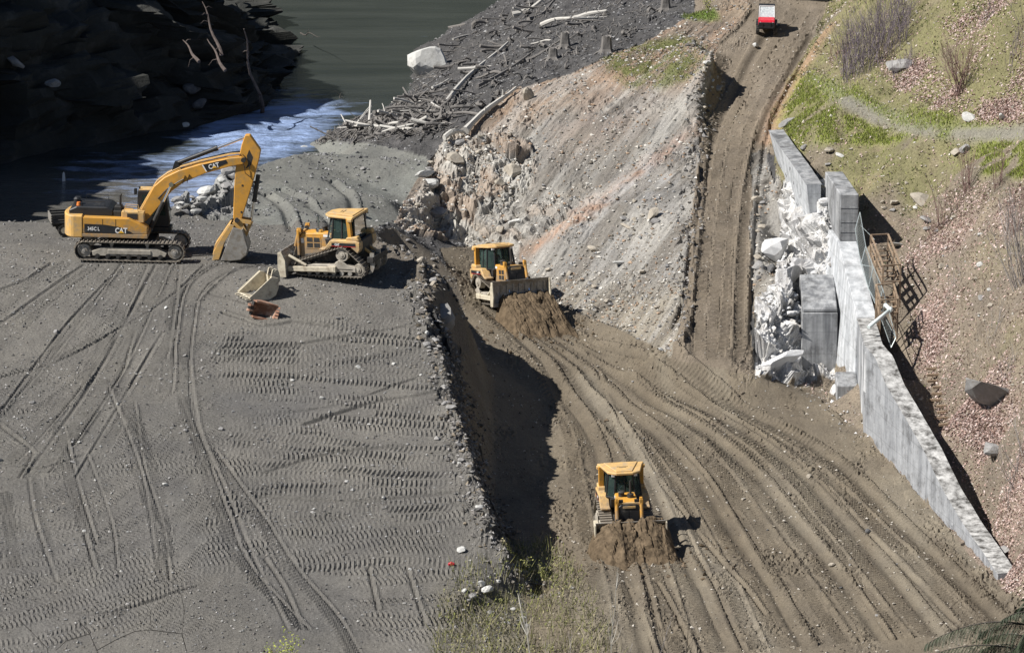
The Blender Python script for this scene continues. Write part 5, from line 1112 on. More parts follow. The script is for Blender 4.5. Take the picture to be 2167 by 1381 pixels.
# concrete remnant at the road side
def rock_mesh(name, mat, seed, sub=2, flat=1.0, jag=.35, cell=1.4):
    bm = bmesh.new(); bmesh.ops.create_icosphere(bm, subdivisions=sub, radius=1)
    co = np.array([v.co[:] for v in bm.verts]); rg = np.random.default_rng(seed)
    for k in range(9):                      # split off faces like broken stone
        d = rg.normal(size=3); d /= np.linalg.norm(d); lim = rg.uniform(.45, .85); t = co @ d; co -= np.clip(t - lim, 0, None)[:, None] * d
    co *= (1 + jag * .35 * fbm(co[:, 0] * cell + seed, co[:, 1] * cell + co[:, 2] * cell * .7, 3, seed))[:, None]; co[:, 2] *= flat
    for v, c_ in zip(bm.verts, co): v.co = c_
    me = bpy.data.meshes.new(name); bm.to_mesh(me); bm.free(); me.materials.append(mat); return me

# pipe across the wall, chain link fence, wooden stairs
pr = empty('drain_pipe', (0, 0, 0)); tag(pr, 'white plastic pipe with an elbow sticking out over the wing wall', 'pipe')
a = np.array(PY(1838, 692, 231.2)); e1 = np.array(PY(1884, 655, 232.6)); e2 = np.array(PY(1874, 645, 233.4))
MPIPE = solid('white_plastic', (.72, .8, .8), .4, var=.06)
MB().tube([a, a * .5 + e1 * .5, e1], .105, 12).obj('pipe_run', MPIPE, pr, smooth_=True); MB().tube([e1, e2, e2 + [0, .8, -.5]], .105, 12).cyl(e1 - (e1 - a) / np.linalg.norm(e1 - a) * .12, e1 + (e1 - a) / np.linalg.norm(e1 - a) * .1, .135, 12).obj('elbow', MPIPE, pr, smooth_=True)
MGALV = solid('galvanised_steel', (.50, .56, .56), .35, .6, var=.15)
fr_ = empty('chain_link_fence', (0, 0, 0)); tag(fr_, 'bent chain-link fence leaning along the top of the pier and wall', 'fence')
fpts = [np.array(PY(*q)) for q in ((1810, 486, 242.6), (1822, 560, 239.6), (1838, 610, 237.8), (1858, 655, 235.6), (1886, 735, 231.3))]
ftop = [np.array(PY(*q)) for q in ((1816, 488, 242.9), (1832, 478, 240.6), (1846, 545, 238.6), (1862, 600, 236.4), (1890, 700, 231.9))]
ftop[0] = fpts[0] + [0.05, 0, .9]; ftop = [f + np.array([.25, .1, [.95, 1.0, 1.15, 1.1, .5][i]]) for i, f in enumerate(fpts)]
MB().tube(fpts, .024, 6).obj('bottom_rail', MGALV, fr_); MB().tube(ftop, .024, 6).obj('top_rail', MGALV, fr_)
for f, t_ in zip(fpts, ftop): MB().tube([f, t_], .032, 6).obj('fence_post', MGALV, fr_)
MB().tube([fpts[1], ftop[2]], .02, 5).tube([fpts[2], ftop[4]], .02, 5).tube([fpts[0] + [.3, .2, .2], ftop[1] + [.5, .3, .3]], .02, 5).obj('brace_wire', MGALV, fr_)
mesh_w = MB(); nf = 60
for k in range(nf):
    for dirn in (1, -1):
        ps = []
        for j in range(7):
            u = (k + dirn * j * .8) / nf
            if 0 <= u <= 1:
                w = u * 4; i = min(3, int(w)); f = w - i; lo_ = fpts[i] * (1 - f) + fpts[i + 1] * f; hi_ = ftop[i] * (1 - f) + ftop[i + 1] * f; ps.append(lo_ + (hi_ - lo_) * j / 6)
        if len(ps) > 1: mesh_w.tube(ps, .006, 3)
tag(mesh_w.obj('wire_mesh', MGALV, fr_), kind='stuff')
MWOOD = solid('weathered_timber', (.30, .22, .15), .85, var=.35, scale=3, dirt=(.16, .12, .09), dirt_amt=.4)
def stairs(label, base_pts, n, down, height, seed):
    r = empty('wooden_stairs', base_pts[0]); tag(r, label, 'stairs')
    A, B = [np.array(p) - np.array(base_pts[0]) for p in base_pts]; A = A * 0
    side = np.array([.95, .25, 0]) * 1.0
    for k in range(n):
        q = k / max(1, n - 1); p = A + (B - A) * q; MB().bar(p + [0, 0, .25], p + side + [0, 0, .25], .24, .045).obj('tread', MWOOD, r)
    for s in (0, 1):
        o = side * s
        MB().bar(A + o + [0, 0, .12], B + o + [0, 0, .12], .06, .2).obj('stringer', MWOOD, r)
        MB().bar(A + o + [0, 0, height], B + o + [0, 0, height], .09, .06).obj('handrail', MWOOD, r); MB().bar(A + o + [0, 0, height * .58], B + o + [0, 0, height * .58], .05, .09).obj('middle_rail', MWOOD, r)
        for q in (0, .5, 1): p = A + (B - A) * q + o; MB().bar(p + [0, 0, -1.2], p + [0, 0, height + .02], .09, up=(0, 1, 0)).obj('rail_post', MWOOD, r)
    for q in (0, 1): p = A + (B - A) * q; MB().bar(p + [0, 0, height], p + side + [0, 0, height], .09, .06).obj('cross_rail', MWOOD, r)
s0 = PY(1868, 606, 236.6); s1 = PY(1858, 575, 239.8)
stairs('upper flight of brown wooden stairs with handrails behind the sloping concrete', [s0, (s0[0] - .45, s0[1] + 2.9, s0[2] + 1.05)], 7, 1, 1.15, 1)
s2 = PY(1862, 672, 233.6); stairs('lower short flight of brown wooden stairs just above the white pipe', [s2, (s2[0] - .1, s2[1] + 1.5, s2[2] + .5)], 4, 1, .95, 2)
# log steps set in the leafy slope
sr = empty('path_steps', (0, 0, 0)); tag(sr, 'row of timber steps set in the leafy slope beside the wing wall', 'steps')
for k in range(10):
    q = k / 9; c = np.array(T(1978 + 26 * q + 4 * math.sin(k * 2.2), 782 + 118 * q)); h = .45 + .1 * math.sin(k * 1.7)
    MB().bar(c + [-h, -.04, .05], c + [h, .08 * math.sin(k), .07], .13, .12).obj('step', MWOOD, sr)
bm_ = empty('timber_beams', tuple(T(1700, 6))); tag(bm_, 'dark timber beams lying across the road at the top of the photo', 'beam')
c0 = np.array(T(1690, 4)); o0 = np.array(T(1700, 6))
for k, (x0, x1, dy) in enumerate(((-1.6, 1.9, 0), (-.6, 2.6, .45), (.3, 3.1, .9))): MB().bar(c0 - o0 + [x0, dy + .5, .16], c0 - o0 + [x1, dy + .35, .17], .3, .3).obj('beam', MDK, bm_)

# ---------------------------------------------------------------- loose stones, one mesh per kind of ground
wcell = (GY * (U[1] - U[0])) * np.gradient(YS)[:, None]
inframe = (PXg > -120) & (PXg < 2290) & (PYg > -60) & (PYg < 1460)
m_st, nt, b = new_mat('loose_stone')
at = nt.nodes.new('ShaderNodeAttribute'); at.attribute_name = 'Col'; nt.links.new(at.outputs[0], b.inputs['Base Color']); b.inputs['Roughness'].default_value = .9; b.inputs['Specular IOR Level'].default_value = .2
OCT_V = np.array([(1, 0, 0), (0, 1, 0), (-1, 0, 0), (0, -1, 0), (0, 0, 1), (0, 0, -1)], float)
OCT_F = np.array([(0, 1, 4), (1, 2, 4), (2, 3, 4), (3, 0, 4), (1, 0, 5), (2, 1, 5), (3, 2, 5), (0, 3, 5)])
def sample(weight, n, seed):
    rg = np.random.default_rng(seed); w = (weight * wcell * inframe).ravel(); w = w / w.sum()
    k = rg.choice(w.size, n, p=w); X = GX.ravel()[k] + rg.uniform(-.04, .04, n); Yv = GY.ravel()[k] + rg.uniform(-.06, .06, n)
    return X, Yv, gz(X, Yv), rg
def stones(name, weight, n, s0, s1, pal, seed):
    X, Yv, Z, rg = sample(weight, n, seed)
    sz = s0 * (s1 / s0) ** (rg.random(n) ** 2.2)
    V = OCT_V[None] * rg.uniform(.55, 1.25, (n, 6, 1)) + rg.normal(0, .18, (n, 6, 3)); V[:, :, 2] *= .75
    a = rg.uniform(0, 6.28, n); c_, s_ = np.cos(a)[:, None], np.sin(a)[:, None]
    x = V[:, :, 0] * c_ - V[:, :, 1] * s_; y2 = V[:, :, 0] * s_ + V[:, :, 1] * c_
    P3 = np.stack([x * sz[:, None] + X[:, None], y2 * sz[:, None] + Yv[:, None], V[:, :, 2] * sz[:, None] + (Z + sz * .25)[:, None]], -1)
    pal = np.array(pal); col = pal[rg.integers(0, len(pal), n)] * rg.uniform(.8, 1.2, (n, 1))
    F_ = OCT_F[None] + (np.arange(n) * 6)[:, None, None]
    tag(link(name, np_mesh(name, P3.reshape(-1, 3), F_.reshape(-1, 3), m_st, False, np.repeat(np.clip(col, 0, .9), 6, 0))), kind='stuff')
GREY = [(.2, .2, .2), (.28, .28, .28), (.12, .12, .12), (.36, .355, .34), (.18, .175, .16), (.16, .15, .145), (.2, .185, .165), (.1, .1, .1), (.15, .145, .14), (.33, .32, .31)]
clump = smooth(fbm(GX * .5, GY * .4, 3, 210), -.5, .6) + .15
stones('loose_gravel', (ZN == 6) * clump, 26000, .022, .10, GREY, 1)
stones('road_stones', ((ZN == 4) | (ZN == 5)) * clump, 11000, .02, .10, [(.22, .19, .15), (.3, .27, .22), (.14, .115, .09), (.45, .42, .37), (.18, .15, .12)], 2)
stones('bank_stones', (ZN == 2) * (clump + 1.2 * ocm + .8 * smooth(PYg, 480, 640)), 13000, .025, .15, [(.3, .28, .25), (.4, .38, .34), (.2, .18, .15), (.55, .53, .49), (.34, .25, .18), (.27, .27, .27)], 3)
stones('hill_stones', (ZN == 3) * clump, 5000, .03, .13, [(.3, .28, .24), (.5, .47, .42), (.2, .17, .13), (.4, .34, .28)], 4)
stones('mud_stones', ((ZN == 0) | (ZN == 1)) * (GZ > -4) * (clump + 2.5 * rimr), 10000, .03, .15, [(.14, .14, .145), (.2, .2, .2), (.08, .08, .085), (.3, .3, .3)], 5)
stones('concrete_crumbs', (ZN == 7) * 1.0 + .15 * near_line(roadR[:5], 1.5), 3500, .03, .14, [(.6, .6, .61), (.45, .45, .45), (.7, .7, .7), (.3, .29, .27)], 6)
lipw = near_line(edge, 1.6) + .6 * near_line(berm, 1.4) + .5 * near_line(shoulder + knob, 1.2)
stones('lip_stones', lipw, 2600, .05, .2, [(.15, .14, .13), (.2, .19, .18), (.11, .105, .1), (.3, .29, .28)] + 0 * GREY + [(.2, .17, .13)], 7)

hp_ = [D2c, D3c]
cw_ = sum(np.exp(-(((GX - (c_.x + m_[0])) / 2.4) ** 2 + ((GY - (c_.y + m_[1])) / 2.2) ** 2)) for c_, m_ in ((D2c, (1.6, -3.4)), (D3c, (.4, -4.2))))
stones('bank_face_stones', near_line([(p[0] + 1.1, p[1] + .6) for p in edge[1:8]], 1.7), 2200, .04, .22, [(.15, .13, .11), (.2, .18, .15), (.1, .09, .075), (.25, .24, .22)], 9)
stones('soil_clods', (cw_ + .05 * near_line([tuple(T(*q)) for q in [(1290, 870), (1330, 960), (1420, 1100), (1520, 1260)]], .8)) * 1.0, 900, .03, .16, [(.125, .094, .062), (.1, .076, .05), (.16, .122, .085)], 8)

# ---------------------------------------------------------------- rocks one can pick out
MROCK = solid('grey_rock', (.27, .265, .26), .95, var=.3, scale=1.5, dirt=(.17, .15, .12), dirt_amt=.3, bmp=.7)
MROCKT = solid('tan_rock', (.37, .335, .28), .95, var=.25, scale=1.5, dirt=(.25, .2, .15), dirt_amt=.35, bmp=.7)
MROCKW = solid('pale_rock', (.52, .52, .5), .95, var=.2, scale=1.5, dirt=(.3, .29, .26), dirt_amt=.3, bmp=.7)
MROCKD = solid('dark_rock', (.11, .11, .112), .95, var=.35, scale=1.5, bmp=.8)
RM = {k: [rock_mesh('rock', m, 300 + 17 * i + j, 2, .8) for i in range(6)] for j, (k, m) in enumerate((('g', MROCK), ('t', MROCKT), ('w', MROCKW), ('c', MWC), ('d', MROCKD)))}
def rock(px, py, size, kind, label=None, group=None, name='rock', rot=None, sc=(1, 1, .8), sink=.3, cat='rock'):
    p = T(px, py); o = link(name, RM[kind][int(rng.integers(0, 6))])
    o.location = (p.x, p.y, float(gz(p.x, p.y)) + size * sc[2] * (1 - sink) * .55); o.scale = [size * k for k in sc]
    o.rotation_euler = rot or (rng.uniform(-.35, .35), rng.uniform(-.35, .35), rng.uniform(0, 6.28))
    tag(o, label, cat, group); return o
named_rocks = [
 (2085, 862, 1.5, 'g', 'big tilted grey boulder with a pale split face on the leafy slope', (R(22), R(-42), R(70)), (.42, .95, 1.35)),
 (2105, 955, .8, 'g', 'flat grey boulder half buried below the big tilted one on the leafy slope', None, (1.2, .9, .5)),
 (1950, 432, .75, 't', 'rounded tan boulder on the slope beyond the tall pier', None, (1.2, .9, .7)),
 (1893, 432, .34, 't', 'small pale boulder between the pier shadow and the rounded tan boulder', None, (1, 1, .8)),
 (1962, 470, .4, 'g', 'grey rock casting a dark shadow just below the rounded tan boulder', None, (1.2, 1, .7)),
 (1900, 520, .45, 'w', 'flat pale rock at the tip of the pier shadow', None, (1.5, .6, .3)),
 (1668, 262, .55, 'g', 'slanted grey rock on the grass above the broken wall', (0, R(-25), R(30)), (1.4, .5, .6)),
 (1755, 322, .4, 't', 'largest tan rock in the small pile above the broken wall', None, (1, 1, .8)),
 (1778, 330, .28, 'w', 'flat white rock in the small pile above the broken wall', None, (1.6, .7, .4)),
 (1700, 318, .36, 'g', 'leaning grey slab beside the small pile above the broken wall', (0, R(40), R(20)), (.5, .5, 1.1)),
 (2022, 325, .42, 't', 'brown rock at the lower edge of the grassy path, left of two', None, (1.3, .8, .6)),
 (2042, 320, .4, 'g', 'rock at the lower edge of the grassy path, right one with dark shade', None, (1, .8, .9)),
 (1872, 272, .2, 't', 'small dark rock in the middle of the grassy path', None, (1.3, 1, .8)),
 (1902, 148, .95, 'g', 'mossy grey boulder below the bare purple thicket', None, (1.3, .8, .7)),
 (2052, 255, .55, 'w', 'pale stone block under the big bare bush by the path', None, (1, .5, .7)),
 (2120, 250, .5, 'w', 'pale stone at the right end of the grassy path', None, (1, .5, .5)),
 (2128, 1162, .6, 'g', 'flat grey slab at the foot of the slope near the bottom of the wing wall', None, (1.4, .9, .3)),
 (1600, 100, .26, 'w', 'small white block lying on the access road below the red vehicle', None, (1, 1, 1)),
 (1760, 1197, .2, 't', 'lone brown stone on the lower road near the bottom right', None, (1, 1, 1)),
 (1836, 1127, .2, 'd', 'dark stone on the lower road left of the wing wall end', None, (1, 1, 1)),
 (1713, 1010, .17, 't', 'small stone on the lower road in front of the buttress', None, (1, 1, 1)),
 (900, 372, .62, 'w', 'smooth white boulder at the left foot of the rock outcrop', None, (1.3, .8, .5)),
 (1382, 462, .62, 't', 'pointed pale boulder standing on the cut bank near the access road', (R(15), R(20), R(40)), (.5, .5, 1.2)),
 (1258, 530, .36, 't', 'pale rock on the cut bank above the upper dozer', None, (1.3, .7, .6)),
 (1312, 558, .4, 'w', 'long flat pale rock lying low on the cut bank', None, (1.7, .7, .4)),
 (1325, 480, .3, 't', 'slim tilted rock on the cut bank left of the pointed boulder', None, (1.6, .5, .5)),
 (1118, 212, .62, 't', 'tall tan rock slab leaning on the ridge at the end of the white log', (R(10), R(-12), R(20)), (.7, .5, 1.2)),
 (610, 330, .62, 'w', 'left of two white rocks on the rim above the river', None, (1.5, .9, .6)),
 (642, 322, .5, 'w', 'right of two white rocks on the rim above the river', None, (1.1, .9, .7)),
 (1634, 545, 1.3, 'c', 'large grey concrete remnant beside the access road under the broken wall', (R(6), R(8), R(10)), (1.15, .8, .85)),
 (1660, 770, 1.25, 'c', 'huge flat white concrete slab at the bottom of the rubble', (R(-25), R(-14), R(15)), (1.35, .9, .5)),
 (1775, 835, .8, 'c', 'grey concrete chunk at the foot of the pier', None, (1, .8, .7)),
 (1210, 1245, .14, 'g', 'small stone at the left edge of the lower road', None, (1, 1, 1)),
 (1031, 1250, .36, 'w', 'white rock in the scrub at the bottom of the gravel slope', None, (1, .8, .8)),
 (1018, 1238, .26, 'w', 'smaller white stone above the white rock in the scrub', None, (1, .8, .8)),
 (976, 1166, .26, 'w', 'round white stone on the gravel near the red litter', None, (1, .9, .8)),
]
for px, py, s_, k, lb, rt, sc in named_rocks: rock(px, py, s_, k, lb, None, 'rock' if k != 'c' else 'concrete_chunk', rt, sc, cat='rock' if k != 'c' else 'concrete chunk')
p = T(950, 692); o = link('rock', RM['g'][2]); o.location = (p.x - .2, p.y, p.z + .5); o.scale = (.75, .6, 1.1); o.rotation_euler = (R(15), R(35), R(30)); tag(o, 'grey rock face sticking out of the soil bank beside the bucket', 'rock')
# slab standing at the water's edge
sl_ = rock_mesh('stone_slab', MROCKW, 911, 3, .8, .25, 1.2); o = link('stone_slab', sl_); p = T(903, 150); o.location = (p.x, p.y, p.z + .5); o.scale = (1.7, 1.1, 1.75); o.rotation_euler = (R(-18), R(20), R(-25)); tag(o, 'big white flat-faced stone slab at the water edge above the driftwood', 'rock')
def poly_pick(poly, n, seed):
    rg = np.random.default_rng(seed); xs = [q[0] for q in poly]; ys_ = [q[1] for q in poly]; out = []
    while len(out) < n:
        x, y_ = rg.uniform(min(xs), max(xs)), rg.uniform(min(ys_), max(ys_))
        if inpoly(np.array([x]), np.array([y_]), poly)[0]: out.append((x, y_, rg.random()))
    return out
for poly, n, s0, s1, kinds, lb, gp, nm in (
   ([(900, 340), (960, 300), (1060, 290), (1130, 320), (1135, 400), (1090, 450), (1120, 520), (1050, 540), (960, 520), (860, 480), (850, 430)], 16, .22, .85, 'gttw', 'broken rock lodged in the outcrop of the cut bank', 'rocks of the outcrop', 'rock'),
   ([(1140, 560), (1250, 480), (1420, 380), (1440, 700), (1300, 670), (1180, 630)], 25, .12, .30, 'gttw', 'loose rock lying on the face of the cut bank', 'rocks on the cut bank', 'rock'),
   ([(345, 440), (400, 415), (470, 375), (530, 345), (540, 360), (480, 420), (420, 460)], 35, .2, .6, 'wggw', 'rough grey rock on the rocky rim between excavator and river', 'rocks on the river rim', 'rock'),
   ([(700, 360), (860, 350), (870, 450), (740, 460)], 8, .12, .3, 'gwg', 'stone lying on the muddy bench above the river', 'stones on the muddy bench', 'rock'),
   ([(1690, 360), (1745, 385), (1755, 560), (1690, 640), (1690, 800), (1605, 790), (1605, 660), (1680, 560)], 34, .12, .4, 'ccc', 'angular white concrete chunk in the rubble of the broken wall', 'chunks of broken concrete', 'concrete_chunk'),
   ([(1600, 400), (1630, 440), (1650, 600), (1610, 640), (1595, 560)], 15, .15, .42, 'gdt', 'dark rock in the ditch beside the access road', 'rocks in the roadside ditch', 'rock'),
   ([(890, 610), (930, 740), (960, 860), (1000, 1000), (1035, 1110), (1015, 1110), (975, 1000), (940, 860), (905, 740), (870, 640)], 22, .12, .34, 'ggwd', 'grey stone on the crumbling lip of the gravel slope', 'stones on the slope lip', 'rock'),
   ([(500, 650), (860, 640), (960, 1100), (900, 1250), (500, 1200), (0, 1200), (0, 650)], 36, .09, .18, 'wwgg', 'stone lying on the tracked gravel slope', 'stones on the gravel slope', 'rock'),
   ([(1660, 300), (1830, 320), (1990, 420), (2100, 500), (2120, 700), (2000, 640), (1900, 480), (1840, 440)], 34, .1, .26, 'ttwg', 'small stone scattered on the hillside above the pier', 'stones on the hillside', 'rock'),
   ([(790, 500), (840, 490), (930, 560), (960, 610), (900, 600), (820, 560)], 12, .12, .36, 'gtd', 'clod of earth and stone on the berm behind the left dozer', 'clods on the berm', 'rock'),
   ([(1495, 110), (1540, 180), (1500, 260), (1484, 240), (1490, 160)], 12, .12, .34, 'tgw', 'stone on the broken edge beside the access road shadow', 'stones by the access road notch', 'rock'),
   ([(980, 1210), (1100, 1230), (1140, 1330), (960, 1340)], 15, .1, .25, 'gwt', 'stone in the scrub at the toe of the gravel slope', 'stones in the scrub', 'rock'),
   ([(1180, 700), (1700, 1000), (2080, 1280), (1700, 1350), (1350, 1000)], 15, .06, .12, 'tgd', 'small stone on the tracked lower road', 'stones on the lower road', 'rock')):
    for x, y_, q in poly_pick(poly, n, int(s0 * 1000) + n): kd = kinds[int(q * 97) % len(kinds)]; ad = {'g': 'grey', 't': 'tan', 'w': 'pale', 'd': 'dark', 'c': 'white'}[kd]; rock(x, y_, s0 * (s1 / s0) ** (q ** 1.6), kd, lb.replace('grey ', '').replace('white ', '').replace('dark ', '').replace('broken rock', 'broken ' + ad + ' rock').replace('loose rock', 'loose ' + ad + ' rock').replace('rough rock', 'rough ' + ad + ' rock') if ' rock ' in lb and not lb.startswith('dark') and ad not in lb.split()[:2] and lb.split()[0] in ('broken', 'loose', 'rough') else ad + ' ' + lb.replace('grey ', '').replace('white ', '').replace('dark ', ''), gp, nm, cat='rock' if nm == 'rock' else 'concrete chunk')

# ---------------------------------------------------------------- driftwood
MDRIFT = solid('driftwood', (.165, .155, .145), .9, var=.35, scale=2.5, dirt=(.15, .14, .13), dirt_amt=.35, bmp=.4)
MDRIFTP = solid('pale_driftwood', (.5, .485, .45), .85, var=.15, scale=2, dirt=(.35, .33, .3), dirt_amt=.3)
MBARK = solid('dark_bark', (.07, .062, .055), .95, var=.4, scale=3, bmp=.5)
def log_mesh(seed, mat, stubs=3):
    rg = np.random.default_rng(seed); mb = MB(); n = 7; b1, b2 = rg.uniform(-.06, .06, 2)
    mb.tube([(-.5 + i / (n - 1), b1 * math.sin(i * .9) , b2 * math.sin(i * .7)) for i in range(n)], [.5 * (1 - .55 * i / (n - 1)) * .09 * rg.uniform(.85, 1.15) for i in range(n)], 7)
    for k in range(stubs):
        x = rg.uniform(-.3, .4); a = rg.uniform(0, 6.28); L = rg.uniform(.03, .08); mb.tube([(x, 0, 0), (x + L * .6, L * math.cos(a), L * math.sin(a))], [.014, .006], 5)
    return mb.mesh('driftwood_log', mat)
LM = [log_mesh(600 + i, MDRIFT if i < 6 else MDRIFTP) for i in range(10)]
def log_px(a, b_, thick, mesh, label, group=None, lift=.12, name='driftwood_log'):
    p, q = T(*a), T(*b_); p.z += lift; q.z += lift; d = q - p; o = link(name, mesh); o.location = (p + q) / 2; L = d.length
    o.rotation_euler = d.to_track_quat('X', 'Z').to_euler(); o.scale = (L, thick / .09, thick / .09); return tag(o, label, 'log', group)
for k, (a, b_, th, lb) in enumerate([
   ((945, 228), (1072, 98), .42, 'longest pale log slanting across the middle of the driftwood'), ((985, 290), (1090, 196), .5, 'thick white log lying along the foot of the tan ridge'),
   ((940, 305), (988, 286), .42, 'pale broken end piece of the white log near the rock outcrop'), ((1085, 42), (1160, 6), .42, 'pale log at the top of the debris near the water'),
   ((1145, 64), (1210, 46), .38, 'pale straight log high on the debris, left of two in line'), ((1215, 52), (1284, 32), .4, 'pale straight log high on the debris, right of two in line'),
   ((1118, 48), (1185, 4), .34, 'grey log along the top edge of the debris'), ((890, 268), (950, 222), .3, 'grey log below the longest pale one'),
   ((880, 90), (1030, 45), .3, 'grey log along the river edge of the debris'), ((870, 250), (945, 268), .28, 'grey log lying across the lower driftwood pile'),
   ((745, 310), (770, 262), .22, 'thin pole standing out of the lower left driftwood'), ((1000, 62), (1032, 50), .5, 'short dark log beside the river edge of the debris'),
   ((1090, 140), (1190, 96), .26, 'grey log in the upper middle of the debris'), ((1010, 190), (1130, 118), .24, 'thin grey log right of the longest pale one')]):
    log_px(a, b_, th, LM[6 + k % 4] if k < 6 else LM[k % 6], lb, lift=.38 if k < 6 else .22).scale[1] *= .8
DEB = [(660, 310), (720, 272), (800, 245), (862, 205), (880, 130), (1000, 60), (1090, 10), (1150, -20), (1330, -10), (1400, 40), (1320, 95), (1230, 140), (1100, 185), (1000, 240), (940, 295), (830, 300), (740, 305)]
LOWD = [(670, 305), (730, 270), (800, 248), (860, 215), (900, 200), (960, 220), (940, 280), (850, 290), (760, 300)]
for i, (poly, n, sd_) in enumerate(((LOWD, 120, 71), (DEB, 120, 72))):
    for x, y_, q in poly_pick(poly, n, sd_):
        p = T(x, y_); L = .7 + 3.0 * q ** 2; o = link('driftwood_log', LM[int(q * 1000) % 10 if q > .8 else int(q * 1000) % 6]); th = .1 + .16 * ((q * 31) % 1)
        az = rng.normal(R(52), R(38)) if i else rng.uniform(0, 3.14); o.location = (p.x, p.y, p.z + .05 + th * .5 + (.35 * rng.random() if not i else .05))
        el = rng.normal(0, .12) if i else rng.normal(.1, .3); o.rotation_euler = (rng.uniform(0, 6), -el + (.12 if i else 0), az); o.scale = (L, th / .09, th / .09)
        cl_ = 'pale' if 'pale' in o.data.materials[0].name else 'grey'; sz_ = 'short' if L < 1.0 else ('long' if L > 2.2 else 'mid-sized')
        if not i: pl_ = 'at the left end of the lower pile by the water' if x < 740 else ('in the lower pile near the river bend' if y_ < 240 else ('on the side of the lower pile facing the mud bench' if y_ > 275 else 'tangled in the middle of the lower pile'))
        else: pl_ = 'close to the water edge of the debris' if y_ < 145 - (x - 860) * .55 + 25 else ('just behind the tan ridge' if y_ > 300 - (x - 940) * .5 - 40 else ('high on the debris near the stumps' if x > 1130 else ('beside the longest pale log' if abs(y_ - (228 - (x - 945) * 1.02)) < 30 else 'in the middle of the debris slope')))
        tag(o, sz_ + ' ' + cl_ + ' driftwood log ' + pl_, 'log', sz_ + ' ' + cl_ + ' logs ' + pl_)
tw = MB()
for poly, n, sd_ in ((LOWD, 700, 81), (DEB, 900, 82)):
    for x, y_, q in poly_pick(poly, n, sd_):
        p = T(x, y_); a = rng.normal(R(50), .9); L = .15 + .7 * q; e_ = rng.normal(.12, .35); d = Vector((math.cos(a) * math.cos(e_), math.sin(a) * math.cos(e_), math.sin(e_))) * L
        tw.tube([p + Vector((0, 0, .05)), p + d * .5 + Vector((0, 0, .09)), p + d + Vector((0, 0, .06))], [.035, .028, .012], 4)
tag(tw.obj('driftwood_sticks', MDRIFT), kind='stuff')
def stump(px, py, h, r0, label):
    p = T(px, py); r = empty('tree_stump', p); tag(r, label, 'stump')
    n = 14; vs = []; levels = [(-.3, 1.7), (0, 1.35), (.25, 1.0), (.6, .9), (1.0, .86)]
    for zz, k in levels:
        for i in range(n): a = 2 * math.pi * i / n; rr_2 = r0 * k * (1 + (.16 if i % 3 == 0 else -.06) * (1.4 - zz)); vs.append((rr_2 * math.cos(a), rr_2 * math.sin(a), zz * h + (.08 * h * math.sin(i * 2.3) if zz == 1 else 0)))
    MB().add(vs, [(j * n + i, j * n + (i + 1) % n, (j + 1) * n + (i + 1) % n, (j + 1) * n + i) for j in range(len(levels) - 1) for i in range(n)] + [tuple(range((len(levels) - 1) * n, len(levels) * n))]).obj('trunk', MDRIFT, r)
    for k in range(5): a = k * 1.26 + .3; MB().tube([(r0 * .8 * math.cos(a), r0 * .8 * math.sin(a), .1), (r0 * 1.8 * math.cos(a), r0 * 1.8 * math.sin(a), -.02), (r0 * 2.6 * math.cos(a + .2), r0 * 2.6 * math.sin(a + .2), -.2)], [r0 * .3, r0 * .2, r0 * .08], 6).obj('root', MDRIFT, r)
stump(1283, 112, 1.05, .34, 'square pale tree stump on the ridge above the tan bank'); stump(1195, 100, .95, .3, 'grey stump with roots on the debris left of the square stump'); stump(1170, 125, .7, .3, 'low broken stump with spreading roots below the others'); stump(1408, 22, .8, .3, 'stump at the top of the debris beside the green patch')
# dead trees on and below the canyon side
MSNAG = solid('grey_brown_bark', (.11, .088, .08), .95, var=.4, scale=3)
def dead_tree(a3, b3, r0, label, seed, mat=MSNAG, nb=3):
    rg = np.random.default_rng(seed); a3, b3 = Vector(a3), Vector(b3); d = b3 - a3; r = empty('dead_tree', a3); tag(r, label, 'dead tree')
    side = d.cross(Vector((0, 1, 0))).normalized(); n = 9
    ps = [d * (i / (n - 1)) + side * (.02 * d.length * math.sin(i * 1.1 + seed)) for i in range(n)]
    MB().tube(ps, [r0 * (1 - .8 * i / (n - 1)) for i in range(n)], 7).obj('trunk', mat, r)
    for k in range(nb):
        i = int(rg.integers(2, n - 1)); v = Vector(rg.normal(size=3)); v = (v - d * v.dot(d) / d.length_squared).normalized(); L = rg.uniform(.3, .8)
        MB().tube([ps[i], ps[i] + v * L * .5 + d.normalized() * .2 * L, ps[i] + v * L + Vector((0, 0, -.1 * L))], [r0 * .3, r0 * .2, r0 * .06], 5).obj('branch', mat, r)
    return r
dead_tree(PZ(556, 246, -4.3), PY(512, 62, 297.0), .16, 'leaning dead tree trunk rising from the water at the cliff foot', 3)
for k, (a, b_, dY) in enumerate((((468, 118), (428, 4), 299), ((420, 132), (388, 84), 297), ((476, 150), (440, 82), 297))):
    dead_tree(PY(*a, dY - 2), PY(*b_, dY), .13, ['tallest pale trunk leaning on the dark cliff', 'short trunk on the dark cliff left of the tallest', 'slim trunk on the dark cliff right of the short one', 'branching trunk at the far left of the dark cliff', 'bare snag among rocks at the left of the dark cliff'][k], 10 + k)
dead_tree(PZ(716, 216, -4.2), PZ(722, 196, -3.6), .07, 'small forked branch sticking out of the river', 21, MBARK, 3)
dead_tree(PZ(636, 70, -3.0), PY(676, 76, 322), .06, 'thin dead branch jutting from the cliff edge over the river', 22, MBARK, 4)
BXs, BYs, BZs, _ = CL
cpx, cpy = proj(BXs, BYs, BZs)
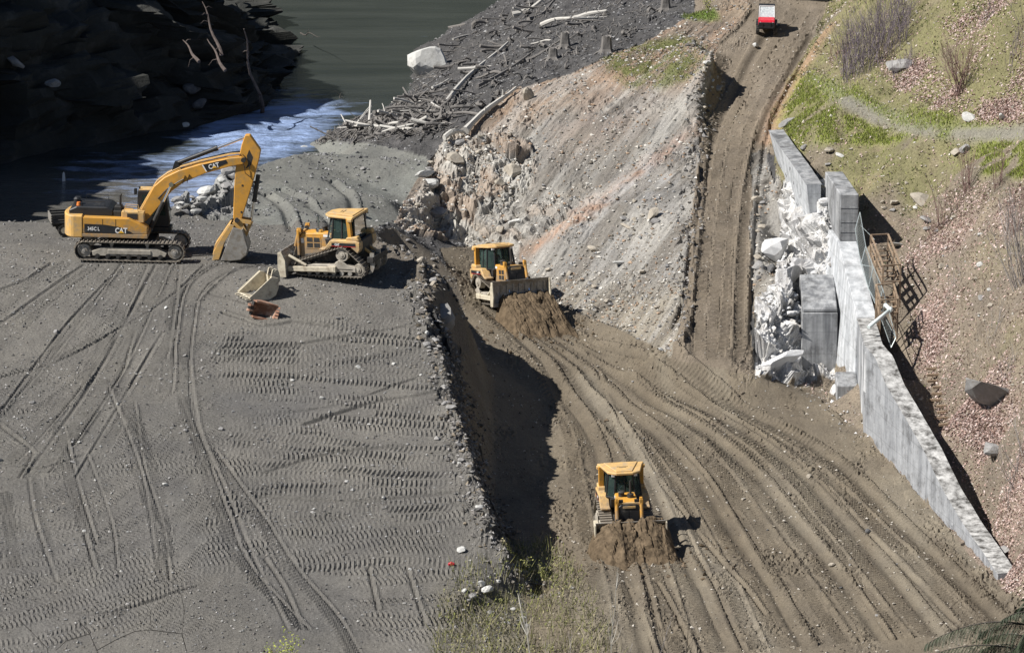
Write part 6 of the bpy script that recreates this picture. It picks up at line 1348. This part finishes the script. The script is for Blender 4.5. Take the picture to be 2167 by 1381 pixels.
def cliff_rock(px, py, s_, k, label, sc=(1.2, .8, .7)):
    d = np.hypot(cpx - px, cpy - py) + BYs * .2; i = np.unravel_index(np.argmin(d), d.shape)
    o = link('rock', RM[k][int(rng.integers(0, 6))]); o.location = (BXs[i] + .3, BYs[i] - .5, BZs[i] + .2); o.scale = [s_ * .62 * q for q in sc]; o.rotation_euler = rng.uniform(-.5, .5, 3); tag(o, label, 'rock')
for k, (px, py, s_, kd, lb) in enumerate(((25, 132, 1.0, 'g', 'pale ledge of rock at the left edge of the dark cliff'), (105, 180, .8, 'g', 'jagged pale rock below the ledge at the left of the dark cliff'), (400, 195, 1.1, 'd', 'grey blocky rock in the middle of the dark cliff foot'), (420, 222, .9, 'd', 'grey rock just above the water at the cliff foot'), (380, 268, .45, 'w', 'small pale rock at the tip of the cliff foot'))): cliff_rock(px, py, s_, kd, lb)
o = MB().prism([(-.1, 0), (.1, 0), (.07, .5), (0, .62), (-.07, .5)], -.05, .05).obj('marker_post', MWHT); o.location = PZ(135, 384, -4.0); tag(o, 'small white marker at the water left of the excavator', 'marker')
p = T(955, 1196)
o = MB().prism([(-.16, 0), (.14, .02), (.16, .1), (.0, .16), (-.14, .1)], -.08, .09).obj('litter', MRED, None, .02); o.location = (p.x, p.y, p.z + .02); tag(o, 'scrap of red litter on the gravel near the slope toe', 'litter')

# ---------------------------------------------------------------- leaf litter, grass, dry stalks
m_lf, nt, b = new_mat('leaf_litter')
at = nt.nodes.new('ShaderNodeAttribute'); at.attribute_name = 'Col'; nt.links.new(at.outputs[0], b.inputs['Base Color']); b.inputs['Roughness'].default_value = .85; b.inputs['Specular IOR Level'].default_value = .2
def quads(name, weight, n, s0, s1, pal, seed, lift=.03, tilt=.5):
    X, Yv, Z, rg = sample(weight, n, seed); sz = rg.uniform(s0, s1, n)
    a = rg.uniform(0, 6.28, n); t1 = rg.normal(0, tilt, n); t2 = rg.normal(0, tilt, n)
    ux = np.stack([np.cos(a), np.sin(a), t1], -1) * sz[:, None]; vx = np.stack([-np.sin(a), np.cos(a), t2], -1) * sz[:, None] * .75
    c = np.stack([X, Yv, Z + lift + .35 * sz], -1); fold = np.array([0, 0, .3]) * sz[:, None]
    P4 = np.stack([c - ux, c - vx + fold, c + ux, c + vx + fold], 1)
    pal = np.array(pal); col = pal[rg.integers(0, len(pal), n)] * rg.uniform(.75, 1.2, (n, 1))
    o = tag(link(name, np_mesh(name, P4.reshape(-1, 3), np.arange(n * 4).reshape(n, 4), m_lf, False, np.repeat(np.clip(col, 0, .9), 4, 0))), kind='stuff'); return o
def blades(name, weight, n, h0, h1, w, pal, seed, lean=.35):
    X, Yv, Z, rg = sample(weight, n, seed); h = rg.uniform(h0, h1, n); a = rg.uniform(0, 6.28, n); d = np.stack([np.cos(a), np.sin(a), 0 * a], -1) * w
    c = np.stack([X, Yv, Z - .02], -1); tip = c + np.stack([rg.normal(0, lean, n) * h, rg.normal(0, lean, n) * h, h], -1)
    P3 = np.stack([c - d, c + d, tip], 1); pal = np.array(pal); col = pal[rg.integers(0, len(pal), n)] * rg.uniform(.7, 1.25, (n, 1))
    tag(link(name, np_mesh(name, P3.reshape(-1, 3), np.arange(n * 3).reshape(n, 3), m_lf, False, np.repeat(np.clip(col, 0, .9), 3, 0))), kind='stuff')
def pm(poly, bl=10): return blur(inpoly(PXw, PYw, poly).astype(float), bl)
LA = pm([(1850, 110), (1960, 130), (2050, 205), (2160, 215), (2170, 262), (2060, 250), (1960, 220), (1890, 180)], 6) * 3.2 + pm([(1990, 40), (2200, -40), (2200, 190), (2080, 190)]) * 1.3
LC = pm([(1900, 480), (2020, 400), (2200, 380), (2200, 1300), (2130, 1240), (2070, 1060), (2000, 890), (1935, 760), (1920, 620)]) * (.5 + .6 * smooth(PYg, 650, 900))
LC2 = pm([(1935, 640), (2020, 700), (2100, 860), (2170, 1000), (2170, 1280), (2130, 1230), (2060, 1040), (1985, 880)], 8) * 1.6
lw = hm * (LA + LC + LC2) * (.15 + smooth(fbm(GX * .45, GY * .35, 4, 310), -.2, .4)) * (1 - pathm)
LEAF = [(.48, .35, .31), (.56, .45, .41), (.38, .27, .235), (.62, .52, .49), (.44, .34, .31), (.31, .22, .19)]
quads('fallen_leaves', lw, 34000, .03, .085, LEAF, 11)
quads('scattered_leaves', hm * (1 - pathm) * (.3 + smooth(fbm(GX * .6, GY * .5, 3, 311), 0, .4)), 3500, .04, .085, LEAF, 12)
gw = hm * (smooth(C[..., 1] - C[..., 0], -.015, .03)) * (1 - .8 * pathm)
blades('short_grass', gw, 26000, .07, .20, .03, [(.24, .29, .06), (.28, .33, .07), (.3, .31, .11), (.18, .23, .05), (.32, .3, .16)], 13)
blades('ridge_grass', cutm * blur(gtop, 8) + 3 * blur(gpatch, 2), 5000, .06, .16, .03, [(.12, .15, .04), (.17, .2, .06), (.2, .19, .1)], 14)
blades('dry_stalks', hm * (LC + .2) * (.2 + smooth(fbm(GX * .7, GY * .5, 3, 312), 0, .4)), 9000, .15, .5, .014, [(.36, .30, .21), (.28, .22, .16), (.44, .38, .28), (.22, .17, .14)], 15, .6)
quads('low_weeds', hm * (1 - pathm) * smooth(fbm(GX * 1.1, GY * .8, 3, 313), .1, .4) * smooth(PYg, 900, 300), 5000, .03, .07, [(.08, .10, .035), (.11, .13, .045), (.14, .11, .07)], 16)
shoots_w = (pm([(960, 1200), (1040, 1180), (1090, 1150), (1170, 1150), (1240, 1230), (1300, 1381), (1300, 1450), (900, 1450), (930, 1290)], 12))
blades('young_shoots', shoots_w, 2600, .25, .95, .017, [(.19, .2, .07), (.26, .26, .1), (.3, .28, .16), (.14, .15, .06), (.34, .31, .22)], 17, .35)
quads('scrub_leaves', shoots_w * (.2 + smooth(fbm(GX * 1.4, GY * 1.1, 3, 315), 0, .4)), 2600, .025, .055, [(.2, .21, .07), (.15, .16, .06), (.3, .27, .15)], 18, .3, .8)

# ---------------------------------------------------------------- bare shrubs and saplings
MTW = {'purple': solid('purple_grey_twig', (.18, .15, .175), .9, var=.2), 'red': solid('reddish_twig', (.21, .135, .12), .9, var=.25), 'grey': solid('grey_twig', (.30, .275, .26), .9, var=.25), 'dark': solid('dark_twig', (.035, .032, .028), .9, var=.3), 'pale': solid('pale_bark', (.52, .5, .45), .85, var=.25)}
def stem_path(rg, h, lean, az, bend=.25, n=6):
    ps = [Vector((0, 0, -.05))]; d = Vector((math.cos(az) * lean, math.sin(az) * lean, 1)).normalized()
    for i in range(n):
        d = (d + Vector(rg.normal(0, .08, 3)) + Vector((0, 0, bend * .12))).normalized(); ps.append(ps[-1] + d * h / n)
    return ps
def bare_shrub(px, py, h, spread, n, mat, label, seed, r0=.022, base_w=.3, twig=3, group=None, lean0=(0, 0), name='bare_shrub'):
    rg = np.random.default_rng(seed); p = T(px, py); r = empty(name, p); tag(r, label, 'shrub', group)
    tw_ = MB(); many = n > 24; sm = MB()
    for k in range(n):
        az = rg.uniform(0, 6.28); ln = spread * rg.uniform(.1, 1) ; hh_ = h * rg.uniform(.55, 1.0)
        bx0, by0 = rg.uniform(-base_w, base_w), rg.uniform(-base_w, base_w)
        g0 = float(gz(p.x + bx0, p.y + by0)) - p.z
        ps = [q + Vector((bx0, by0, g0)) for q in stem_path(rg, hh_, ln, az)]
        ps = [q + Vector((lean0[0], lean0[1], 0)) * (i / 6) * hh_ for i, q in enumerate(ps)]
        rs = [r0 * (1 - .75 * i / 6) for i in range(7)]
        if many: sm.tube(ps, rs, 3)
        else: MB().tube(ps, rs, 4).obj('stem', mat, r)
        for j in range(twig):
            i = int(rg.integers(2, 6)); L = hh_ * rg.uniform(.12, .34); d = (ps[i + 1] - ps[i]).normalized(); v = (d + Vector(rg.normal(0, .45, 3))).normalized()
            tw_.tube([ps[i], ps[i] + v * L * .5, ps[i] + (v + Vector((0, 0, .25))).normalized() * L], [r0 * .45, r0 * .35, r0 * .15], 3)
    if many: tag(sm.obj('stems', mat, r), kind='stuff')
    tag(tw_.obj('twigs', mat, r), kind='stuff'); return r
bare_shrub(1850, 118, 4.0, .45, 270, MTW['purple'], 'wide dense purple-grey leafless thicket at the top of the hillside', 1, .015, 1.9, 5)
bare_shrub(1775, 122, 1.7, .6, 30, MTW['red'], 'small reddish bare shrub left of the purple thicket', 2, .013, .6, 3)
bare_shrub(1912, 148, 1.5, .6, 40, MTW['purple'], 'low purple-grey shrub growing over the mossy boulder', 3, .012, .7, 4)
bare_shrub(2032, 196, 4.2, .75, 24, MTW['red'], 'large fan-shaped reddish bare bush in the leaf litter by the path', 4, .024, .35, 9)
bare_shrub(2042, 408, 3.1, .35, 14, MTW['red'], 'upright reddish shrub with a tangled foot below the path', 5, .02, .3, 4)
bare_shrub(2110, 398, 2.6, .45, 12, MTW['red'], 'reddish shrub near the right edge just below the path', 6, .018, .3, 4)
bare_shrub(1992, 482, 3.4, .22, 6, MTW['red'], 'tall thin dark-stemmed shrub on the slope right of the rounded tan boulder', 7, .024, .15, 3)
bare_shrub(1972, 500, 1.6, .7, 12, MTW['red'], 'low spreading shrub at the foot of the thin one', 8, .014, .3, 3)
bare_shrub(2160, 600, 5.2, .35, 20, MTW['grey'], 'tall grey bare shrub leaning left at the right edge of the photo', 9, .024, .4, 5, None, (-.22, 0))
bare_shrub(2140, 500, 3.2, .4, 14, MTW['red'], 'bare shrub between the path and the tall grey shrub at the edge', 10, .018, .35, 4)
bare_shrub(2150, 1010, 3.0, .8, 16, MTW['grey'], 'sprawling pale grey bush at the right edge beside the leafy slope', 11, .02, .4, 4, None, (-.2, 0))
bare_shrub(2105, 700, 1.5, .8, 14, MTW['grey'], 'small brush patch on the slope above the big tilted boulder', 12, .012, .5, 3)
bare_shrub(2010, 610, 1.3, .8, 12, MTW['grey'], 'thin brush on the slope right of the wooden stairs', 13, .011, .6, 3)
bare_shrub(2130, 790, 1.6, .8, 16, MTW['grey'], 'dry brush behind the big tilted boulder', 14, .012, .5, 3)
bare_shrub(2150, 120, 2.4, .5, 14, MTW['purple'], 'bare shrub in the upper right corner of the photo', 15, .016, .5, 4)
bare_shrub(2090, 45, 1.6, .6, 14, MTW['purple'], 'small bare shrub at the top edge of the hillside', 16, .013, .4, 3)
for k, (bx0, by0, h, ln, mt, r0, lb) in enumerate((
   (1128, 1432, 4.2, (.0, 0), 'pale', .034, 'pale sapling with a white stem at the bottom centre'), (1146, 1436, 3.0, (.06, 0), 'grey', .016, 'thin grey sapling just right of the white-stemmed one'),
   (1292, 1440, 5.6, (.10, .0), 'pale', .022, 'tallest thin pale sapling right of bottom centre'), (1318, 1440, 3.2, (.22, 0), 'grey', .016, 'thin sapling leaning right beside the tallest one'),
   (1386, 1430, 3.6, (.12, 0), 'grey', .015, 'thin sapling in front of the lower road, third from the white-stemmed one'), (1420, 1440, 3.2, (-.1, 0), 'dark', .014, 'dark thin sapling leaning left in front of the lower road'),
   (1062, 1440, 2.8, (.02, 0), 'grey', .014, 'thin grey sapling left of the white-stemmed one'), (1015, 1440, 3.6, (-.06, 0), 'grey', .014, 'tall thin sapling at the left of the bottom scrub'), (1205, 1440, 3.0, (.1, 0), 'grey', .015, 'thin grey sapling midway between the pale ones'), (1452, 1440, 4.2, (.02, 0), 'dark', .013, 'dark thin sapling farthest right in the bottom scrub'),
   (940, 1440, 2.2, (.0, 0), 'dark', .012, 'dark thin sapling on the gravel slope left of the scrub'))):
    bare_shrub(bx0, by0, h, .06, 1, MTW[mt], lb, 40 + k, r0 * 1.6, .02, 9, None, ln, 'bare_sapling')
def forked(base_px, forks, label, seed, r0=.02):
    p = T(*base_px); r = empty('bare_sapling', p); tag(r, label, 'sapling')
    for k, f in enumerate(forks):
        ps = []
        for i, (px, py, dy) in enumerate(f): q = Vector(PY(px, py, p.y + dy)); ps.append(q - p)
        MB().tube(ps, [r0 * (1 - .6 * i / len(ps)) for i in range(len(ps))], 5).obj('stem', MTW['dark'], r)
forked((215, 1440), [[(215, 1440, 0), (205, 1375, .1), (190, 1340, .2), (165, 1310, .3)], [(205, 1375, .1), (250, 1350, .2), (285, 1335, .3), (320, 1332, .4), (318, 1290, .5), (292, 1255, .6)], [(320, 1332, .4), (385, 1340, .5), (390, 1290, .6), (384, 1260, .7)], [(190, 1340, .2), (140, 1355, .3), (118, 1375, .3)], [(385, 1340, .5), (395, 1378, .5)]], 'dark forked twigs of a sapling at the bottom left', 1, .022)
forked((110, 1450), [[(110, 1450, 0), (100, 1370, .1), (66, 1335, .2), (64, 1300, .3)], [(66, 1335, .2), (40, 1310, .3)]], 'dark thin forked sapling in the bottom left corner', 2, .018)
def leafy(px, py, h, w, n, pal, label, seed):
    rg = np.random.default_rng(seed); p = T(px, py); r = empty('leafy_shrub', p); tag(r, label, 'shrub')
    tips = []
    for k in range(9):
        ps = stem_path(rg, h * rg.uniform(.6, 1), w * .5, rg.uniform(0, 6.28)); MB().tube(ps, [.014 * (1 - .7 * i / 6) for i in range(7)], 4).obj('stem', MTW['grey'], r); tips += ps[2:]
    k = rg.integers(0, len(tips), n); c = np.array([tuple(tips[i]) for i in k]) + rg.normal(0, .11 * h, (n, 3)) * [1, 1, .8]
    a = rg.uniform(0, 6.28, n); sz = rg.uniform(.03, .06, n)[:, None]; ux = np.stack([np.cos(a), np.sin(a), rg.normal(0, .6, n)], -1) * sz; vx = np.stack([-np.sin(a), np.cos(a), rg.normal(0, .6, n)], -1) * sz * .6
    pal = np.array(pal); col = pal[rg.integers(0, len(pal), n)] * rg.uniform(.75, 1.2, (n, 1))
    tag(link('leaves', np_mesh('leaves', np.stack([c - ux, c - vx, c + ux, c + vx], 1).reshape(-1, 3), np.arange(4 * n).reshape(n, 4), m_lf, False, np.repeat(col, 4, 0)), r), kind='stuff')
YG = [(.28, .32, .05), (.36, .38, .08), (.2, .25, .05)]
leafy(604, 1425, 2.0, .5, 420, YG, 'bright yellow-green leafy shrub at the bottom edge of the gravel slope', 61); leafy(575, 1395, .9, .5, 90, YG, 'small yellow-green sprig left of the bright leafy shrub', 62)
leafy(1108, 1210, .9, .6, 150, [(.2, .21, .07), (.28, .28, .1)], 'olive green shrub at the foot of the dark bank', 63); leafy(1150, 1225, .9, .6, 130, [(.2, .21, .07), (.28, .28, .1)], 'olive green shrub at the lower end of the bank shadow', 64)
leafy(1500, 20, .9, .8, 200, [(.22, .25, .06), (.3, .3, .1)], 'yellow-green shrub at the top of the ridge beside the debris', 65)

# ---------------------------------------------------------------- conifer whose upper boughs show in the bottom right corner
def conifer(X, Yv, ztop, label, seed):
    rg = np.random.default_rng(seed); z0 = float(np.interp(Yv, [30, 60, 110, 150, 187.4], [38, 27, 9, -3, -9.6])) - .6
    r = empty('conifer_tree', (X, Yv, z0)); tag(r, label, 'tree'); H = ztop - z0
    MB().tube([(0, 0, 0), (.05, 0, H * .5), (0, .05, H)], [.24, .14, .02], 8).obj('trunk', MBARK, r)
    mn = solid('conifer_needles', (.028, .042, .018), .7, var=.4, scale=4)
    NV, NF = [], []
    def spray(a, d, L, droop, n):
        """one drooping twig with flat needles on both sides"""
        d = d.normalized(); side = d.cross(Vector((0, 0, 1))); side = side.normalized() if side.length > .1 else Vector((1, 0, 0)); p = a.copy()
        for i in range(n):
            d = (d + Vector((0, 0, -droop / n))).normalized(); q = p + d * L / n
            for s in (-1, 1):
                nl_ = .125 * (1 - .5 * i / n); w = .022; t_ = q + (side * s * .8 + d * .55).normalized() * nl_ + Vector((0, 0, -.02)); o_ = len(NV)
                NV.extend([p - d * w, p + d * w, t_]); NF.append((o_, o_ + 1, o_ + 2))
            o_ = len(NV); NV.extend([p + side * .014, p - side * .014, q]); NF.append((o_, o_ + 1, o_ + 2)); p = q
    lev = [H - .25 - .5 * k for k in range(11)]
    for k, zz in enumerate(lev):
        nb = 5; R0 = .5 + .62 * k ** .9
        for j in range(nb):
            az = j * 2 * math.pi / nb + k * .9 + rg.uniform(-.2, .2)
            if k in (2, 4) and j == 0: az = math.pi + (.06 if k == 2 else -.25); Lb = 3.7 if k == 2 else 4.1
            else: Lb = min(3.9, R0 * rg.uniform(.85, 1.1))
            hd = Vector((math.cos(az), math.sin(az), 0)); ps = [Vector((0, 0, zz)) + hd * Lb * t + Vector((0, 0, .32 * Lb * t - .46 * Lb * t * t)) for t in np.linspace(0, 1, 9)]
            MB().tube(ps, [.035 * (1 - .85 * i / 8) for i in range(9)], 4).obj('bough', MBARK, r)
            for t in np.linspace(.12, 1, int(6 * Lb) + 4):
                i = min(7, int(t * 8)); f = t * 8 - i; q = ps[i].lerp(ps[i + 1], f); d = (ps[i + 1] - ps[i]).normalized(); sd_ = d.cross(Vector((0, 0, 1))).normalized()
                for s in (-1, 1): spray(q, d * .7 + sd_ * s * rg.uniform(.3, .8) + Vector((0, 0, -.35)), (.35 + .75 * (1 - t)) * rg.uniform(.7, 1.2) * min(1, Lb / 2.2), 1.5, 8)
            spray(ps[-2], ps[-1] - ps[-2], .5, .6, 7)
    tag(link('needles', np_mesh('needles', [tuple(v) for v in NV], NF, mn), r), kind='stuff')
cx_ = PY(2190, 1296, 150.0); conifer(cx_[0], 150.0, cx_[2] + .75, 'dark conifer whose drooping boughs reach into the bottom right corner', 5)
